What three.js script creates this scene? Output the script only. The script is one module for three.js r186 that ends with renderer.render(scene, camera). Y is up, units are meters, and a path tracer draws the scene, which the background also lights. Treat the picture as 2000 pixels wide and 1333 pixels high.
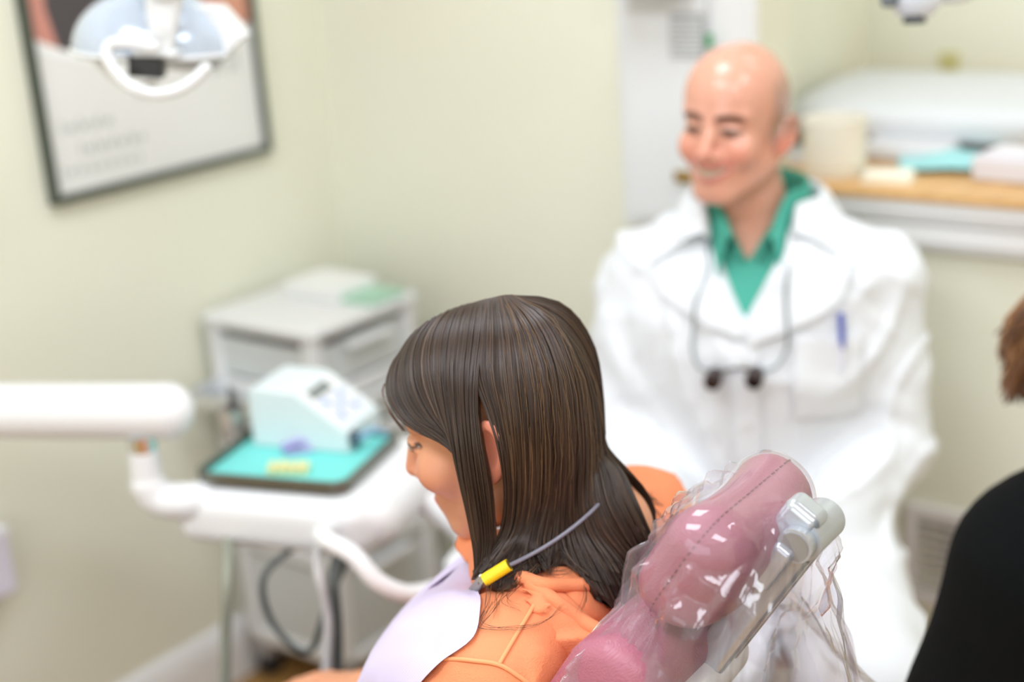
import * as THREE from 'three';
import { RoundedBoxGeometry } from 'three/addons/geometries/RoundedBoxGeometry.js';
import { RectAreaLightUniformsLib } from 'three/addons/lights/RectAreaLightUniformsLib.js';
import { mergeGeometries, mergeVertices } from 'three/addons/utils/BufferGeometryUtils.js';
import { ImprovedNoise } from 'three/addons/math/ImprovedNoise.js';

// ---------------------------------------------------------------- camera, light, exposure
const scene = new THREE.Scene();
const D = Math.PI / 180, EYE = 1.6, FOCAL = 2778;
const camera = new THREE.PerspectiveCamera(2 * Math.atan(666.5 / FOCAL) / D, 1.5, 0.05, 30);
camera.filmGauge = 36;
camera.position.set(0, EYE, 0);
camera.rotation.set(-17.8 * D, 38 * D, -3.9 * D, 'YXZ');
camera.focus = 1.28; camera.userData.fStop = 1.85;
camera.updateMatrixWorld(true);
const renderer = new THREE.WebGLRenderer();
renderer.toneMapping = THREE.LinearToneMapping;
renderer.toneMappingExposure = 1.43;
renderer.shadowMap.enabled = true;
RectAreaLightUniformsLib.init();
scene.background = new THREE.Color(0xdde6ee);           // overcast sky outside the added window behind the camera
const PANEL = 8.4, WINDOW_FILL = 1.3;                                   // brightness of the ceiling panels and of the added window fill
const PANELS = [[-0.95, 0.05, 1.2, 0.6], [0.85, 0.2, 1.2, 0.6], [-1.15, -1.35, 0.6, 0.6], [0.6, -1.4, 0.6, 0.6]];  // x, z, width, length
const PANEL_COLOR = 0xecf4ff;

// ---------------------------------------------------------------- helpers
const V = (x, y, z) => new THREE.Vector3(x, y, z);
const perlin = new ImprovedNoise();
let seed = 20231;
const rnd = () => { seed = (seed * 1664525 + 1013904223) >>> 0; return seed / 4294967296; };
const clamp = (x, a = 0, b = 1) => Math.min(b, Math.max(a, x));
const lerp = (a, b, t) => a + (b - a) * t;
const sstep = (a, b, x) => { const t = clamp((x - a) / (b - a)); return t * t * (3 - 2 * t); };
const lin = (hex) => { const c = new THREE.Color(hex); return [c.r, c.g, c.b]; };
const BX = V(), BY = V(), BZ = V(); camera.matrixWorld.extractBasis(BX, BY, BZ);
const rayOf = (px, py) => BZ.clone().negate().addScaledVector(BX, (px - 1000) / FOCAL).addScaledVector(BY, -(py - 666.5) / FOCAL);
// a surveyed point of the room: direction measured in the photograph, distance chosen in metres
const at = (px, py, depth) => camera.position.clone().addScaledVector(rayOf(px, py), depth);
const taken = {};
const numbered = (n) => { const k = taken[n] = (taken[n] ?? -1) + 1; return k ? n + '_' + String(k).padStart(3, '0') : n; };
const std = (color, roughness = 0.6, more = {}) => new THREE.MeshPhysicalMaterial({ color, roughness, ...more });
function mesh(name, geo, mat, parent = scene) {
  const m = new THREE.Mesh(geo, mat); m.name = parent === scene ? numbered(name) : name;
  m.castShadow = m.receiveShadow = true; parent.add(m); return m;
}
function thing(name, label, category, group) {
  const g = new THREE.Group(); g.name = numbered(name); g.userData = { label, category }; if (group) g.userData.group = group; scene.add(g); return g;
}
function tag(o, label, category, group) { o.userData = { label, category }; if (group) o.userData.group = group; return o; }
function struct(name, geo, mat, label, category) { const m = mesh(name, geo, mat); m.userData = { kind: 'structure', label, category }; return m; }
const clean = (g) => { const o = g.index ? g.toNonIndexed() : g; for (const k of Object.keys(o.attributes)) if (!['position', 'normal', 'uv', 'color'].includes(k)) o.deleteAttribute(k); return o; };
function merge(list) {
  const l = list.map(clean), keep = ['uv', 'color'].filter((k) => l.every((g) => g.attributes[k]));
  for (const g of l) for (const k of ['uv', 'color']) if (!keep.includes(k)) g.deleteAttribute(k);
  return mergeGeometries(l);
}
const box = (x0, y0, z0, x1, y1, z1) => new THREE.BoxGeometry(x1 - x0, y1 - y0, z1 - z0).translate((x0 + x1) / 2, (y0 + y1) / 2, (z0 + z1) / 2);
const rbox = (w, h, d, r = 0.006, s = 3) => new RoundedBoxGeometry(w, h, d, s, Math.min(r, w / 2.01, h / 2.01, d / 2.01));
function rod(a, b, r0, r1 = r0, seg = 20) {
  const d = b.clone().sub(a), g = new THREE.CylinderGeometry(r1, r0, d.length(), seg);
  g.applyQuaternion(new THREE.Quaternion().setFromUnitVectors(V(0, 1, 0), d.clone().normalize()));
  return g.translate((a.x + b.x) / 2, (a.y + b.y) / 2, (a.z + b.z) / 2);
}
const tube = (pts, r, seg = 40, rs = 10) => new THREE.TubeGeometry(new THREE.CatmullRomCurve3(pts), seg, r, rs, false);
function cappedTube(pts, r, seg = 40, rs = 14) {
  return merge([tube(pts, r, seg, rs), new THREE.SphereGeometry(r, rs, 10).translate(...pts[0].toArray()), new THREE.SphereGeometry(r, rs, 10).translate(...pts.at(-1).toArray())]);
}
function noiseTexture(size, fn, srgb = true, repeat = 1) {
  const d = new Uint8Array(size * size * 4);
  for (let y = 0; y < size; y++) for (let x = 0; x < size; x++) { const c = fn(x / size, y / size); for (let k = 0; k < 3; k++) d[(y * size + x) * 4 + k] = clamp(c[k]) * 255; d[(y * size + x) * 4 + 3] = 255; }
  const t = new THREE.DataTexture(d, size, size); t.wrapS = t.wrapT = THREE.RepeatWrapping; t.magFilter = THREE.LinearFilter; t.repeat.set(repeat, repeat);
  if (srgb) t.colorSpace = THREE.SRGBColorSpace; t.needsUpdate = true; return t;
}
// noise that repeats without a seam
const pn = (u, v, n, s = 0) => { const a = u * Math.PI * 2, b = v * Math.PI * 2, k = n / 6.2832; return perlin.noise(Math.cos(a) * k + s, Math.sin(a) * k + Math.cos(b) * k, Math.sin(b) * k + s * 1.7); };
function boxUV(geo, scale = 1) {               // uv in metres, by the main direction of each face
  const g = geo.index ? geo.toNonIndexed() : geo, p = g.attributes.position, uv = new Float32Array(p.count * 2), a = V(), b = V(), c = V();
  for (let i = 0; i < p.count; i += 3) {
    a.fromBufferAttribute(p, i); b.fromBufferAttribute(p, i + 1); c.fromBufferAttribute(p, i + 2);
    const n = b.clone().sub(a).cross(c.clone().sub(a)), x = Math.abs(n.x), y = Math.abs(n.y), z = Math.abs(n.z);
    [a, b, c].forEach((q, k) => { const w = x >= y && x >= z ? [q.z, q.y] : y >= z ? [q.x, q.z] : [q.x, q.y]; uv[(i + k) * 2] = w[0] * scale; uv[(i + k) * 2 + 1] = w[1] * scale; });
  }
  g.setAttribute('uv', new THREE.BufferAttribute(uv, 2)); return g;
}

// ---- signed distance fields and their meshes
const sEll = (p, c, r) => { const x = p.x - c[0], y = p.y - c[1], z = p.z - c[2], k0 = Math.hypot(x / r[0], y / r[1], z / r[2]), k1 = Math.hypot(x / (r[0] * r[0]), y / (r[1] * r[1]), z / (r[2] * r[2])); return k1 < 1e-9 ? -Math.min(...r) : k0 * (k0 - 1) / k1; };
const sSph = (p, x, y, z, r) => Math.hypot(p.x - x, p.y - y, p.z - z) - r;
function sCap(p, a, b, ra, rb = ra) {          // tapered capsule
  const bx = b[0] - a[0], by = b[1] - a[1], bz = b[2] - a[2], px = p.x - a[0], py = p.y - a[1], pz = p.z - a[2];
  const t = clamp((px * bx + py * by + pz * bz) / (bx * bx + by * by + bz * bz + 1e-12));
  return Math.hypot(px - bx * t, py - by * t, pz - bz * t) - lerp(ra, rb, t);
}
const sChain = (p, pts, k = 0.01) => { let d = 9; for (let i = 0; i + 1 < pts.length; i++) d = smin(d, sCap(p, pts[i], pts[i + 1], pts[i][3], pts[i + 1][3]), k); return d; };
const smin = (a, b, k) => { if (k <= 0) return Math.min(a, b); const h = clamp(0.5 + 0.5 * (b - a) / k); return b + (a - b) * h - k * h * (1 - h); };
const smax = (a, b, k) => -smin(-a, -b, k);
const sBox = (p, c, h, r) => { const x = Math.abs(p.x - c[0]) - h[0] + r, y = Math.abs(p.y - c[1]) - h[1] + r, z = Math.abs(p.z - c[2]) - h[2] + r; return Math.hypot(Math.max(x, 0), Math.max(y, 0), Math.max(z, 0)) + Math.min(0, Math.max(x, y, z)) - r; };
const mir = (p) => ({ x: Math.abs(p.x), y: p.y, z: p.z });
function sdfGeo(f, lo, hi, cell, color) {      // surface nets
  const n = [0, 1, 2].map((k) => Math.ceil((hi[k] - lo[k]) / cell) + 2), [nx, ny, nz] = n, B = 6, val = new Float32Array(nx * ny * nz), at3 = (i, j, k) => i + nx * (j + ny * k), p = V();
  for (let K = 0; K < nz; K += B) for (let J = 0; J < ny; J += B) for (let I = 0; I < nx; I += B) {
    p.set(lo[0] + (I + B / 2) * cell, lo[1] + (J + B / 2) * cell, lo[2] + (K + B / 2) * cell);
    const c = f(p), far = Math.abs(c) > B * cell * 1.5;
    for (let k = K; k < Math.min(nz, K + B); k++) for (let j = J; j < Math.min(ny, J + B); j++) for (let i = I; i < Math.min(nx, I + B); i++) {
      if (far) val[at3(i, j, k)] = c; else { p.set(lo[0] + i * cell, lo[1] + j * cell, lo[2] + k * cell); val[at3(i, j, k)] = f(p); }
    }
  }
  const idx = new Int32Array(nx * ny * nz).fill(-1), pos = [], tri = [], E = [[0, 1], [0, 2], [0, 4], [1, 3], [1, 5], [2, 3], [2, 6], [3, 7], [4, 5], [4, 6], [5, 7], [6, 7]], v = new Float32Array(8);
  for (let k = 0; k < nz - 1; k++) for (let j = 0; j < ny - 1; j++) for (let i = 0; i < nx - 1; i++) {
    let m = 0; for (let c = 0; c < 8; c++) { v[c] = val[at3(i + (c & 1), j + (c >> 1 & 1), k + (c >> 2))]; if (v[c] < 0) m |= 1 << c; }
    if (m === 0 || m === 255) continue;
    let x = 0, y = 0, z = 0, q = 0;
    for (const [a, b] of E) if ((v[a] < 0) !== (v[b] < 0)) { const t = v[a] / (v[a] - v[b]); x += lerp(a & 1, b & 1, t); y += lerp(a >> 1 & 1, b >> 1 & 1, t); z += lerp(a >> 2, b >> 2, t); q++; }
    idx[at3(i, j, k)] = pos.length / 3; pos.push(lo[0] + (i + x / q) * cell, lo[1] + (j + y / q) * cell, lo[2] + (k + z / q) * cell);
  }
  const quad = (a, b, c, d, flip) => { if (a < 0 || b < 0 || c < 0 || d < 0) return; if (flip) tri.push(a, c, b, a, d, c); else tri.push(a, b, c, a, c, d); };
  for (let k = 1; k < nz - 1; k++) for (let j = 1; j < ny - 1; j++) for (let i = 1; i < nx - 1; i++) {
    const s = val[at3(i, j, k)] < 0;
    if (s !== val[at3(i + 1, j, k)] < 0) quad(idx[at3(i, j - 1, k - 1)], idx[at3(i, j, k - 1)], idx[at3(i, j, k)], idx[at3(i, j - 1, k)], !s);
    if (s !== val[at3(i, j + 1, k)] < 0) quad(idx[at3(i - 1, j, k - 1)], idx[at3(i - 1, j, k)], idx[at3(i, j, k)], idx[at3(i, j, k - 1)], !s);
    if (s !== val[at3(i, j, k + 1)] < 0) quad(idx[at3(i - 1, j - 1, k)], idx[at3(i, j - 1, k)], idx[at3(i, j, k)], idx[at3(i - 1, j, k)], !s);
  }
  const g = new THREE.BufferGeometry(); g.setAttribute('position', new THREE.Float32BufferAttribute(pos, 3)); g.setIndex(tri); g.computeVertexNormals();
  if (color) { const c = new Float32Array(pos.length); for (let i = 0; i < pos.length; i += 3) { const q = color(p.set(pos[i], pos[i + 1], pos[i + 2])); c[i] = q[0]; c[i + 1] = q[1]; c[i + 2] = q[2]; } g.setAttribute('color', new THREE.BufferAttribute(c, 3)); }
  return g;
}
const paint = (g, c) => { const n = g.attributes.position.count, a = new Float32Array(n * 3); for (let i = 0; i < n; i++) a.set(c, i * 3); g.setAttribute('color', new THREE.BufferAttribute(a, 3)); return g; };
const grad = (f, p, e = 0.002) => { const q = V(); const d = (k) => { q.copy(p); q[k] += e; const a = f(q); q[k] -= 2 * e; return a - f(q); }; return V(d('x'), d('y'), d('z')).normalize(); };
// a point moved along a direction until it meets the surface
function march(f, p, dir, reach = 0.6) { const q = p.clone().addScaledVector(dir, -reach); for (let i = 0, go = 0; i < 120 && go < 2 * reach; i++) { const d = f(q); if (d < 0.0006) break; const s = Math.max(0.0006, d * 0.6); q.addScaledVector(dir, s); go += s; } return q; }
// a piece of cloth or paper with thickness, lofted between polylines (each a list of points), laid on a surface
function cloth(rows, f, dir, lift, thick, n = 12, m = 12, wave) {
  const curves = rows.map((r) => new THREE.CatmullRomCurve3(r, false, 'centripetal')), P = [];
  for (let j = 0; j <= m; j++) {
    const across = curves.length === 2 ? null : new THREE.CatmullRomCurve3(curves.map((c) => c.getPoint(j / m)), false, 'centripetal'), line = [];
    for (let i = 0; i <= n; i++) {
      let q = across ? across.getPoint(i / n) : curves[0].getPoint(j / m).lerp(curves[1].getPoint(j / m), i / n), nor = dir ? dir.clone().negate() : V(0, 0, 1);
      if (f) { q = dir ? march(f, q, dir) : q; nor = grad(f, q); }
      q.addScaledVector(nor, lift + (wave ? wave(i / n, j / m) : 0)); line.push(q);
    }
    P.push(line);
  }
  return sheet(P, thick);
}
function sheet(P, thick) {                     // grid of points -> closed thin body with uv
  const m = P.length, n = P[0].length, pos = [], uv = [], tri = [];
  const N = P.map((l, j) => l.map((q, i) => P[j][Math.min(n - 1, i + 1)].clone().sub(P[j][Math.max(0, i - 1)]).cross(P[Math.min(m - 1, j + 1)][i].clone().sub(P[Math.max(0, j - 1)][i])).normalize()));
  for (const s of [1, -1]) for (let j = 0; j < m; j++) for (let i = 0; i < n; i++) { const q = P[j][i].clone().addScaledVector(N[j][i], s * thick / 2); pos.push(q.x, q.y, q.z); uv.push(i / (n - 1), j / (m - 1)); }
  const o = m * n, id = (j, i, s) => (s ? o : 0) + j * n + i;
  for (let j = 0; j + 1 < m; j++) for (let i = 0; i + 1 < n; i++) { tri.push(id(j, i, 0), id(j, i + 1, 0), id(j + 1, i + 1, 0), id(j, i, 0), id(j + 1, i + 1, 0), id(j + 1, i, 0)); tri.push(id(j, i, 1), id(j + 1, i + 1, 1), id(j, i + 1, 1), id(j, i, 1), id(j + 1, i, 1), id(j + 1, i + 1, 1)); }
  const rim = (a, b) => tri.push(a, b, b + o, a, b + o, a + o);
  for (let i = 0; i + 1 < n; i++) { rim(id(0, i + 1, 0), id(0, i, 0)); rim(id(m - 1, i, 0), id(m - 1, i + 1, 0)); }
  for (let j = 0; j + 1 < m; j++) { rim(id(j, 0, 0), id(j + 1, 0, 0)); rim(id(j + 1, n - 1, 0), id(j, n - 1, 0)); }
  const g = new THREE.BufferGeometry(); g.setAttribute('position', new THREE.Float32BufferAttribute(pos, 3)); g.setAttribute('uv', new THREE.Float32BufferAttribute(uv, 2)); g.setIndex(tri); g.computeVertexNormals(); return g;
}
const pose = (geo, m4) => geo.applyMatrix4(m4);
const turned = (pos, yaw, pitch = 0, roll = 0) => new THREE.Matrix4().compose(pos, new THREE.Quaternion().setFromEuler(new THREE.Euler(pitch, yaw, roll, 'YXZ')), V(1, 1, 1));
// ---------------------------------------------------------------- the room
const XL = -2.192, ZB = -2.216, XR = 1.9, ZF = 2.1, HC = 2.6, T = 0.12;
const onAxis = (px, py, ax, v) => { const r = rayOf(px, py); return camera.position.clone().addScaledVector(r, (v - camera.position[ax]) / r[ax]); };
const wallTex = noiseTexture(256, (u, v) => { const n = 0.5 + 0.5 * (pn(u, v, 60) * 0.6 + pn(u, v, 140, 3) * 0.4); return [n, n, n]; }, false, 1);
const wallMat = std(0xe7e6d3, 0.75, { bumpMap: wallTex, bumpScale: 0.0004 });
const whitePaint = std(0xeeeeee, 0.38), ceilingMat = std(0xf4f3ee, 0.9);
const floorTex = noiseTexture(512, (u, v) => {
  const b = Math.floor(u * 4), w = (u * 4) % 1, off = (b * 0.37) % 1, edge = w < 0.012 || ((v * 2 + off) % 1) < 0.004 ? 0.62 : 1, t = 0.9 + 0.1 * Math.sin(b * 7.1 + Math.floor(v * 2 + off) * 3.3);
  const g = perlin.noise(u * 90, v * 5, 2) * 0.09 + perlin.noise(u * 30, v * 3, 7) * 0.1;
  return [(0.77 + g) * edge * t, (0.58 + g * 0.9) * edge * t, (0.32 + g * 0.7) * edge * t];
}, true, 1);
const floorMat = std(0xffffff, 0.4, { map: floorTex });
struct('floor', boxUV(box(XL - T, -0.1, -3.1, XR + T, 0, ZF + T), 1.4), floorMat, 'honey-coloured wooden plank floor', 'floor');
struct('ceiling', boxUV(box(XL - T, HC, -3.1, XR + T, HC + 0.1, ZF + T)), ceilingMat, 'plain white ceiling of the treatment room', 'ceiling');
struct('wall_left', boxUV(box(XL - T, 0, ZB - T, XL, HC, ZF + T), 3), wallMat, 'pale green wall with the framed poster', 'wall');
const OX0 = -1.153, OX1 = 0.75, SILL = 1.085, OTOP = 2.15;
struct('wall_back', boxUV(merge([box(XL, 0, ZB - T, OX0, HC, ZB), box(OX0, 0, ZB - T, -0.854, SILL - 0.03, ZB), box(-0.854, 0, ZB - T, -0.488, 0.353, ZB), box(-0.854, 0.504, ZB - T, -0.488, SILL - 0.03, ZB), box(-0.488, 0, ZB - T, OX1, SILL - 0.03, ZB), box(OX0, OTOP, ZB - T, OX1, HC, ZB), box(OX1, 0, ZB - T, XR, HC, ZB)]), 3), wallMat, 'pale green wall behind the smiling man, with a counter opening', 'wall');
struct('wall_right', boxUV(box(XR, 0, ZB - T, XR + T, HC, ZF + T), 3), wallMat, 'pale green wall opposite the poster wall', 'wall');
const WX0 = -1.3, WX1 = 0.9, WY0 = 0.85, WY1 = 2.25;
struct('wall_front', boxUV(merge([box(XL, 0, ZF, WX0, HC, ZF + T), box(WX1, 0, ZF, XR, HC, ZF + T), box(WX0, 0, ZF, WX1, WY0, ZF + T), box(WX0, WY1, ZF, WX1, HC, ZF + T)]), 3), wallMat, 'pale green wall behind the photographer', 'wall');
struct('wall_alcove_left', boxUV(box(-1.37, 0, -3.02, -1.25, HC, ZB - T), 3), wallMat, 'pale green side wall of the counter alcove', 'wall');
struct('wall_alcove_back', boxUV(box(-1.25, 0, -3.02, 1.0, HC, -2.9), 3), wallMat, 'pale green rear wall of the counter alcove beyond the opening', 'wall');
struct('wall_alcove_right', boxUV(box(0.88, 0, -2.9, 1.0, HC, ZB - T), 3), wallMat, 'pale green far side wall of the counter alcove', 'wall');
{
  const bars = [[WX0, WY0, WX1, WY0 + 0.06], [WX0, WY1 - 0.06, WX1, WY1], [WX0, WY0 + 0.06, WX0 + 0.06, WY1 - 0.06], [WX1 - 0.06, WY0 + 0.06, WX1, WY1 - 0.06], [-0.225, WY0 + 0.06, -0.175, WY1 - 0.06]].map(([a, b, c, d]) => box(a, b, ZF + 0.03, c, d, ZF + 0.09));
  const win = struct('window_1', merge(bars), whitePaint, 'added white-framed window behind the camera, made for frontal fill light', 'window');  // unseen window, added to give the frontal fill light a source
  mesh('pane', box(WX0 + 0.06, WY0 + 0.06, ZF + 0.058, WX1 - 0.06, WY1 - 0.06, ZF + 0.062), std(0xffffff, 0.02, { transmission: 1, thickness: 0 }), win);
  const winFill = new THREE.RectAreaLight(0xf2f7ff, WINDOW_FILL, WX1 - WX0 - 0.12, WY1 - WY0 - 0.12); winFill.name = 'added_window_fill'; winFill.position.set((WX0 + WX1) / 2, (WY0 + WY1) / 2, ZF + 0.02); winFill.lookAt((WX0 + WX1) / 2, (WY0 + WY1) / 2, 0); scene.add(winFill);  // fill light in the added window, brightens surfaces facing the camera
}
// skirting, casing and the moulded apron below the counter
const prof = (pts, len) => new THREE.ExtrudeGeometry(new THREE.Shape(pts.map(([a, b]) => new THREE.Vector2(a, b))), { depth: len, bevelEnabled: false });
const skirt = [[0, 0], [0.016, 0], [0.016, 0.1], [0.012, 0.108], [0.012, 0.122], [0.006, 0.132], [0, 0.14]];
struct('baseboard_left', prof(skirt, ZF - ZB).translate(XL, 0, ZB), whitePaint, 'tall white moulded skirting board along the poster wall', 'baseboard');
struct('baseboard_back', merge([0, 1, 2].map((k) => box(XL + 0.016, [0, 0.1, 0.125][k], ZB, XR, [0.1, 0.125, 0.14][k], ZB + [0.016, 0.012, 0.006][k]))), whitePaint, 'white moulded skirting board along the back wall', 'baseboard');
struct('trim_1', merge([box(-1.237, SILL - 0.03, ZB, OX0, OTOP + 0.08, ZB + 0.02), box(-1.225, SILL - 0.03, ZB + 0.02, -1.165, OTOP + 0.07, ZB + 0.026)]), whitePaint, 'white casing board at the left of the counter opening', 'trim');
struct('trim_2', merge([[0.986, 1.0, 0.02], [1.0, 1.03, 0.03], [1.03, 1.035, 0.022], [1.035, 1.05, 0.034], [1.05, 1.073, 0.042]].map(([a, b, d]) => box(-1.25, a, ZB, OX1 + 0.1, b, ZB + d))), whitePaint, 'white moulded apron with horizontal ridges under the counter', 'trim');
const woodTop = std(0xffffff, 0.42, { map: noiseTexture(256, (u, v) => { const g = pn(u, v * 0.2, 30) * 0.05 + pn(u * 0.3, v, 60) * 0.05; return [0.86 + g, 0.68 + g, 0.45 + g]; }) });
struct('counter', boxUV(merge([box(-1.25, 1.066, -2.9, OX1 + 0.1, SILL, ZB - T), box(OX0 + 0.001, 1.066, ZB - T, OX1, SILL, ZB), box(-1.25, 1.073, ZB, OX1 + 0.1, SILL, ZB + 0.05)]), 2), woodTop, 'honey wood counter running through the wall opening', 'counter');

// ceiling panels: frame, glowing diffuser and the light just below it
function panel(x, z, w, l, label, k = 1) {
  const t = thing('ceiling_panel', label, 'ceiling light');
  mesh('frame', merge([box(x - w / 2 - 0.03, HC - 0.02, z - l / 2 - 0.03, x + w / 2 + 0.03, HC, z - l / 2), box(x - w / 2 - 0.03, HC - 0.02, z + l / 2, x + w / 2 + 0.03, HC, z + l / 2 + 0.03), box(x - w / 2 - 0.03, HC - 0.02, z - l / 2, x - w / 2, HC, z + l / 2), box(x + w / 2, HC - 0.02, z - l / 2, x + w / 2 + 0.03, HC, z + l / 2)]), whitePaint, t);
  mesh('light_diffuser', box(x - w / 2, HC - 0.012, z - l / 2, x + w / 2, HC - 0.002, z + l / 2), new THREE.MeshStandardMaterial({ color: 0xffffff, emissive: PANEL_COLOR, emissiveIntensity: 1.5 }), t);
  const a = new THREE.RectAreaLight(PANEL_COLOR, PANEL * k, w, l); a.name = 'panel_light'; a.position.set(x, HC - 0.022, z); a.lookAt(x, 0, z); scene.add(a);
}
PANELS.forEach((p, i) => panel(...p, ['bright rectangular ceiling panel between patient and photographer', 'bright rectangular ceiling panel right of the photographer', 'small square ceiling panel above the seated man', 'small square ceiling panel above the counter opening'][i]));
panel(-0.3, -2.62, 0.9, 0.28, 'added slim ceiling panel that lights the counter alcove', 0.45);  // unseen lamp, added so that the alcove is lit

// framed poster on the left wall
{
  const W = 520, H = 740, c = document.createElement('canvas'); c.width = W * 2; c.height = H * 2; const x = c.getContext('2d'); x.scale(2, 2);
  x.fillStyle = '#e6e5e2'; x.fillRect(0, 0, W, H);
  const up = (mm) => H - mm;                    // millimetres above the lower edge
  x.fillStyle = '#c98a7c'; x.beginPath(); x.moveTo(0, 0); x.lineTo(W, 0); x.lineTo(W, up(258)); x.quadraticCurveTo(330, up(205), 200, up(236)); x.quadraticCurveTo(90, up(235), 0, up(290)); x.fill();
  x.fillStyle = '#4a4447'; x.beginPath(); x.moveTo(48, 0); x.lineTo(170, 0); x.lineTo(178, up(300)); x.lineTo(205, up(238)); x.quadraticCurveTo(120, up(232), 58, up(262)); x.lineTo(44, up(330)); x.fill();
  x.fillStyle = '#b8654f'; x.beginPath(); x.ellipse(300, up(330), 90, 46, 0.1, 0, 7); x.fill();
  x.fillStyle = '#ece7e2'; x.beginPath(); x.ellipse(300, up(334), 66, 20, 0.1, 0, 7); x.fill();
  x.fillStyle = '#d79a82'; x.beginPath(); x.ellipse(485, up(330), 60, 70, 0, 0, 7); x.fill();
  x.fillStyle = '#f1f1ef'; x.beginPath(); x.moveTo(0, up(290)); x.quadraticCurveTo(90, up(235), 200, up(236)); x.quadraticCurveTo(330, up(205), W, up(258)); x.lineTo(W, up(246)); x.quadraticCurveTo(330, up(192), 190, up(222)); x.quadraticCurveTo(90, up(222), 0, up(274)); x.fill();
  // the wording is too blurred to read in the photograph: short pale strokes as it shows there
  x.strokeStyle = '#a9aeac'; x.lineCap = 'round';
  const scrawl = (x0, x1, y, h, lw) => { x.lineWidth = lw; for (let k = x0, i = 0; k < x1; k += h * 0.62, i++) { x.beginPath(); x.moveTo(k, up(y + h * (i % 3 === 0 ? 1 : 0.62))); x.lineTo(k + (i % 2) * 3, up(y)); if (i % 2) x.lineTo(k + h * 0.42, up(y + h * 0.5)); x.stroke(); } };
  scrawl(38, 156, 112, 22, 4); scrawl(72, 212, 70, 20, 4); scrawl(28, 200, 36, 18, 3); scrawl(340, 482, 168, 34, 6); scrawl(215, 240, 150, 26, 6);
  const tex = new THREE.CanvasTexture(c); tex.colorSpace = THREE.SRGBColorSpace;
  const t = thing('framed_poster', 'white dental poster in a thin dark frame on the pale green wall', 'poster');
  t.position.set(XL + 0.002, 1.114, -1.753);
  const dark = std(0x4d544b, 0.4, { metalness: 0.3 });
  mesh('print', new THREE.PlaneGeometry(0.52, 0.74).rotateY(Math.PI / 2).translate(0.009, 0.37, 0), std(0xffffff, 0.5, { map: tex }), t);
  mesh('backing', box(0, 0, -0.26, 0.008, 0.74, 0.26), std(0xbdbdb5, 0.8), t);
  for (const [a, b] of [[box(0, -0.008, -0.268, 0.02, 0.006, 0.268)], [box(0, 0.734, -0.268, 0.02, 0.748, 0.268)], [box(0, 0.006, -0.268, 0.02, 0.734, -0.254)], [box(0, 0.006, 0.254, 0.02, 0.734, 0.268)]]) mesh('frame_bar', a, dark, t);
}
// x-ray unit: wall cabinet with louvres, arm and tube head
{
  const t = thing('xray_unit', 'white wall cabinet with louvred vent and green tag behind the man', 'cabinet'), z1 = ZB + 0.036, X0 = -1.42, X1 = -1.2375;
  const wh = std(0xe2e3e4, 0.45), dk = std(0x3a3f45, 0.5);
  mesh('cabinet_body', rbox(X1 - X0, 0.6, 0.036, 0.006).translate((X0 + X1) / 2, 1.28, ZB + 0.018), wh, t);
  mesh('door_panel', rbox(X1 - X0 - 0.03, 0.4, 0.008, 0.003).translate((X0 + X1) / 2 + 0.006, 1.2, z1 + 0.002), wh, t);
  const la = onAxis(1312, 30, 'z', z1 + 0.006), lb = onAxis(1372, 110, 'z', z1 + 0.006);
  mesh('gap_shade_plate', box(la.x - 0.004, lb.y - 0.004, z1 + 0.004, lb.x + 0.004, la.y + 0.004, z1 + 0.0075), std(0xa4a6a8, 0.6), t);  // grey puts the shade between the louvres into the plate colour
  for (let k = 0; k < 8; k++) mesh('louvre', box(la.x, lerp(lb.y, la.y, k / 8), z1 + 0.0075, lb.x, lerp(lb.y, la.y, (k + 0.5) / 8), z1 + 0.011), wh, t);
  const gt = onAxis(1385, 80, 'z', z1 + 0.01); mesh('green_tag', rbox(0.011, 0.024, 0.006, 0.002).translate(gt.x, gt.y, gt.z), std(0x1f9c57, 0.5), t);
  const br = onAxis(1330, 345, 'z', z1 + 0.008); mesh('brass_latch', rbox(0.044, 0.02, 0.012, 0.003).translate(br.x + 0.01, br.y, br.z), std(0xa07a20, 0.35, { metalness: 0.7 }), t);
  mesh('bracket', merge([rbox(0.13, 0.05, 0.1, 0.01).translate(-1.318, 1.43, ZB + 0.07), rod(V(-1.31, 1.45, ZB + 0.1), V(-1.31, 1.56, ZB + 0.1), 0.03)]), wh, t);
  const h = at(1790, -20, 1.95), el = V(-1.05, 1.62, -1.95);
  mesh('arm', merge([rod(V(-1.31, 1.55, ZB + 0.1), el, 0.022), rod(el, V(h.x, 1.52, h.z), 0.02), rod(V(h.x, 1.52, h.z), V(h.x, h.y + 0.02, h.z), 0.016)]), wh, t);
  const head = mesh('tube_head', new THREE.SphereGeometry(0.05, 32, 20).scale(0.75, 0.86, 0.8).translate(h.x, h.y, h.z), std(0xdfe6f2, 0.3), t);
  const tip = at(1786, 33, 1.95); mesh('dark_tip', rod(V(tip.x, tip.y + 0.012, tip.z), V(tip.x, tip.y - 0.008, tip.z), 0.013, 0.016), dk, head);
  const s = at(1850, 2, 1.96); mesh('side_cover', rbox(0.07, 0.045, 0.05, 0.014).translate(s.x, s.y + 0.02, s.z), wh, head);
  const yk = at(1742, -6, 1.94); mesh('yoke', rbox(0.022, 0.05, 0.04, 0.008).translate(yk.x, yk.y + 0.012, yk.z), std(0x6d7278, 0.5), head);
}
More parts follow.
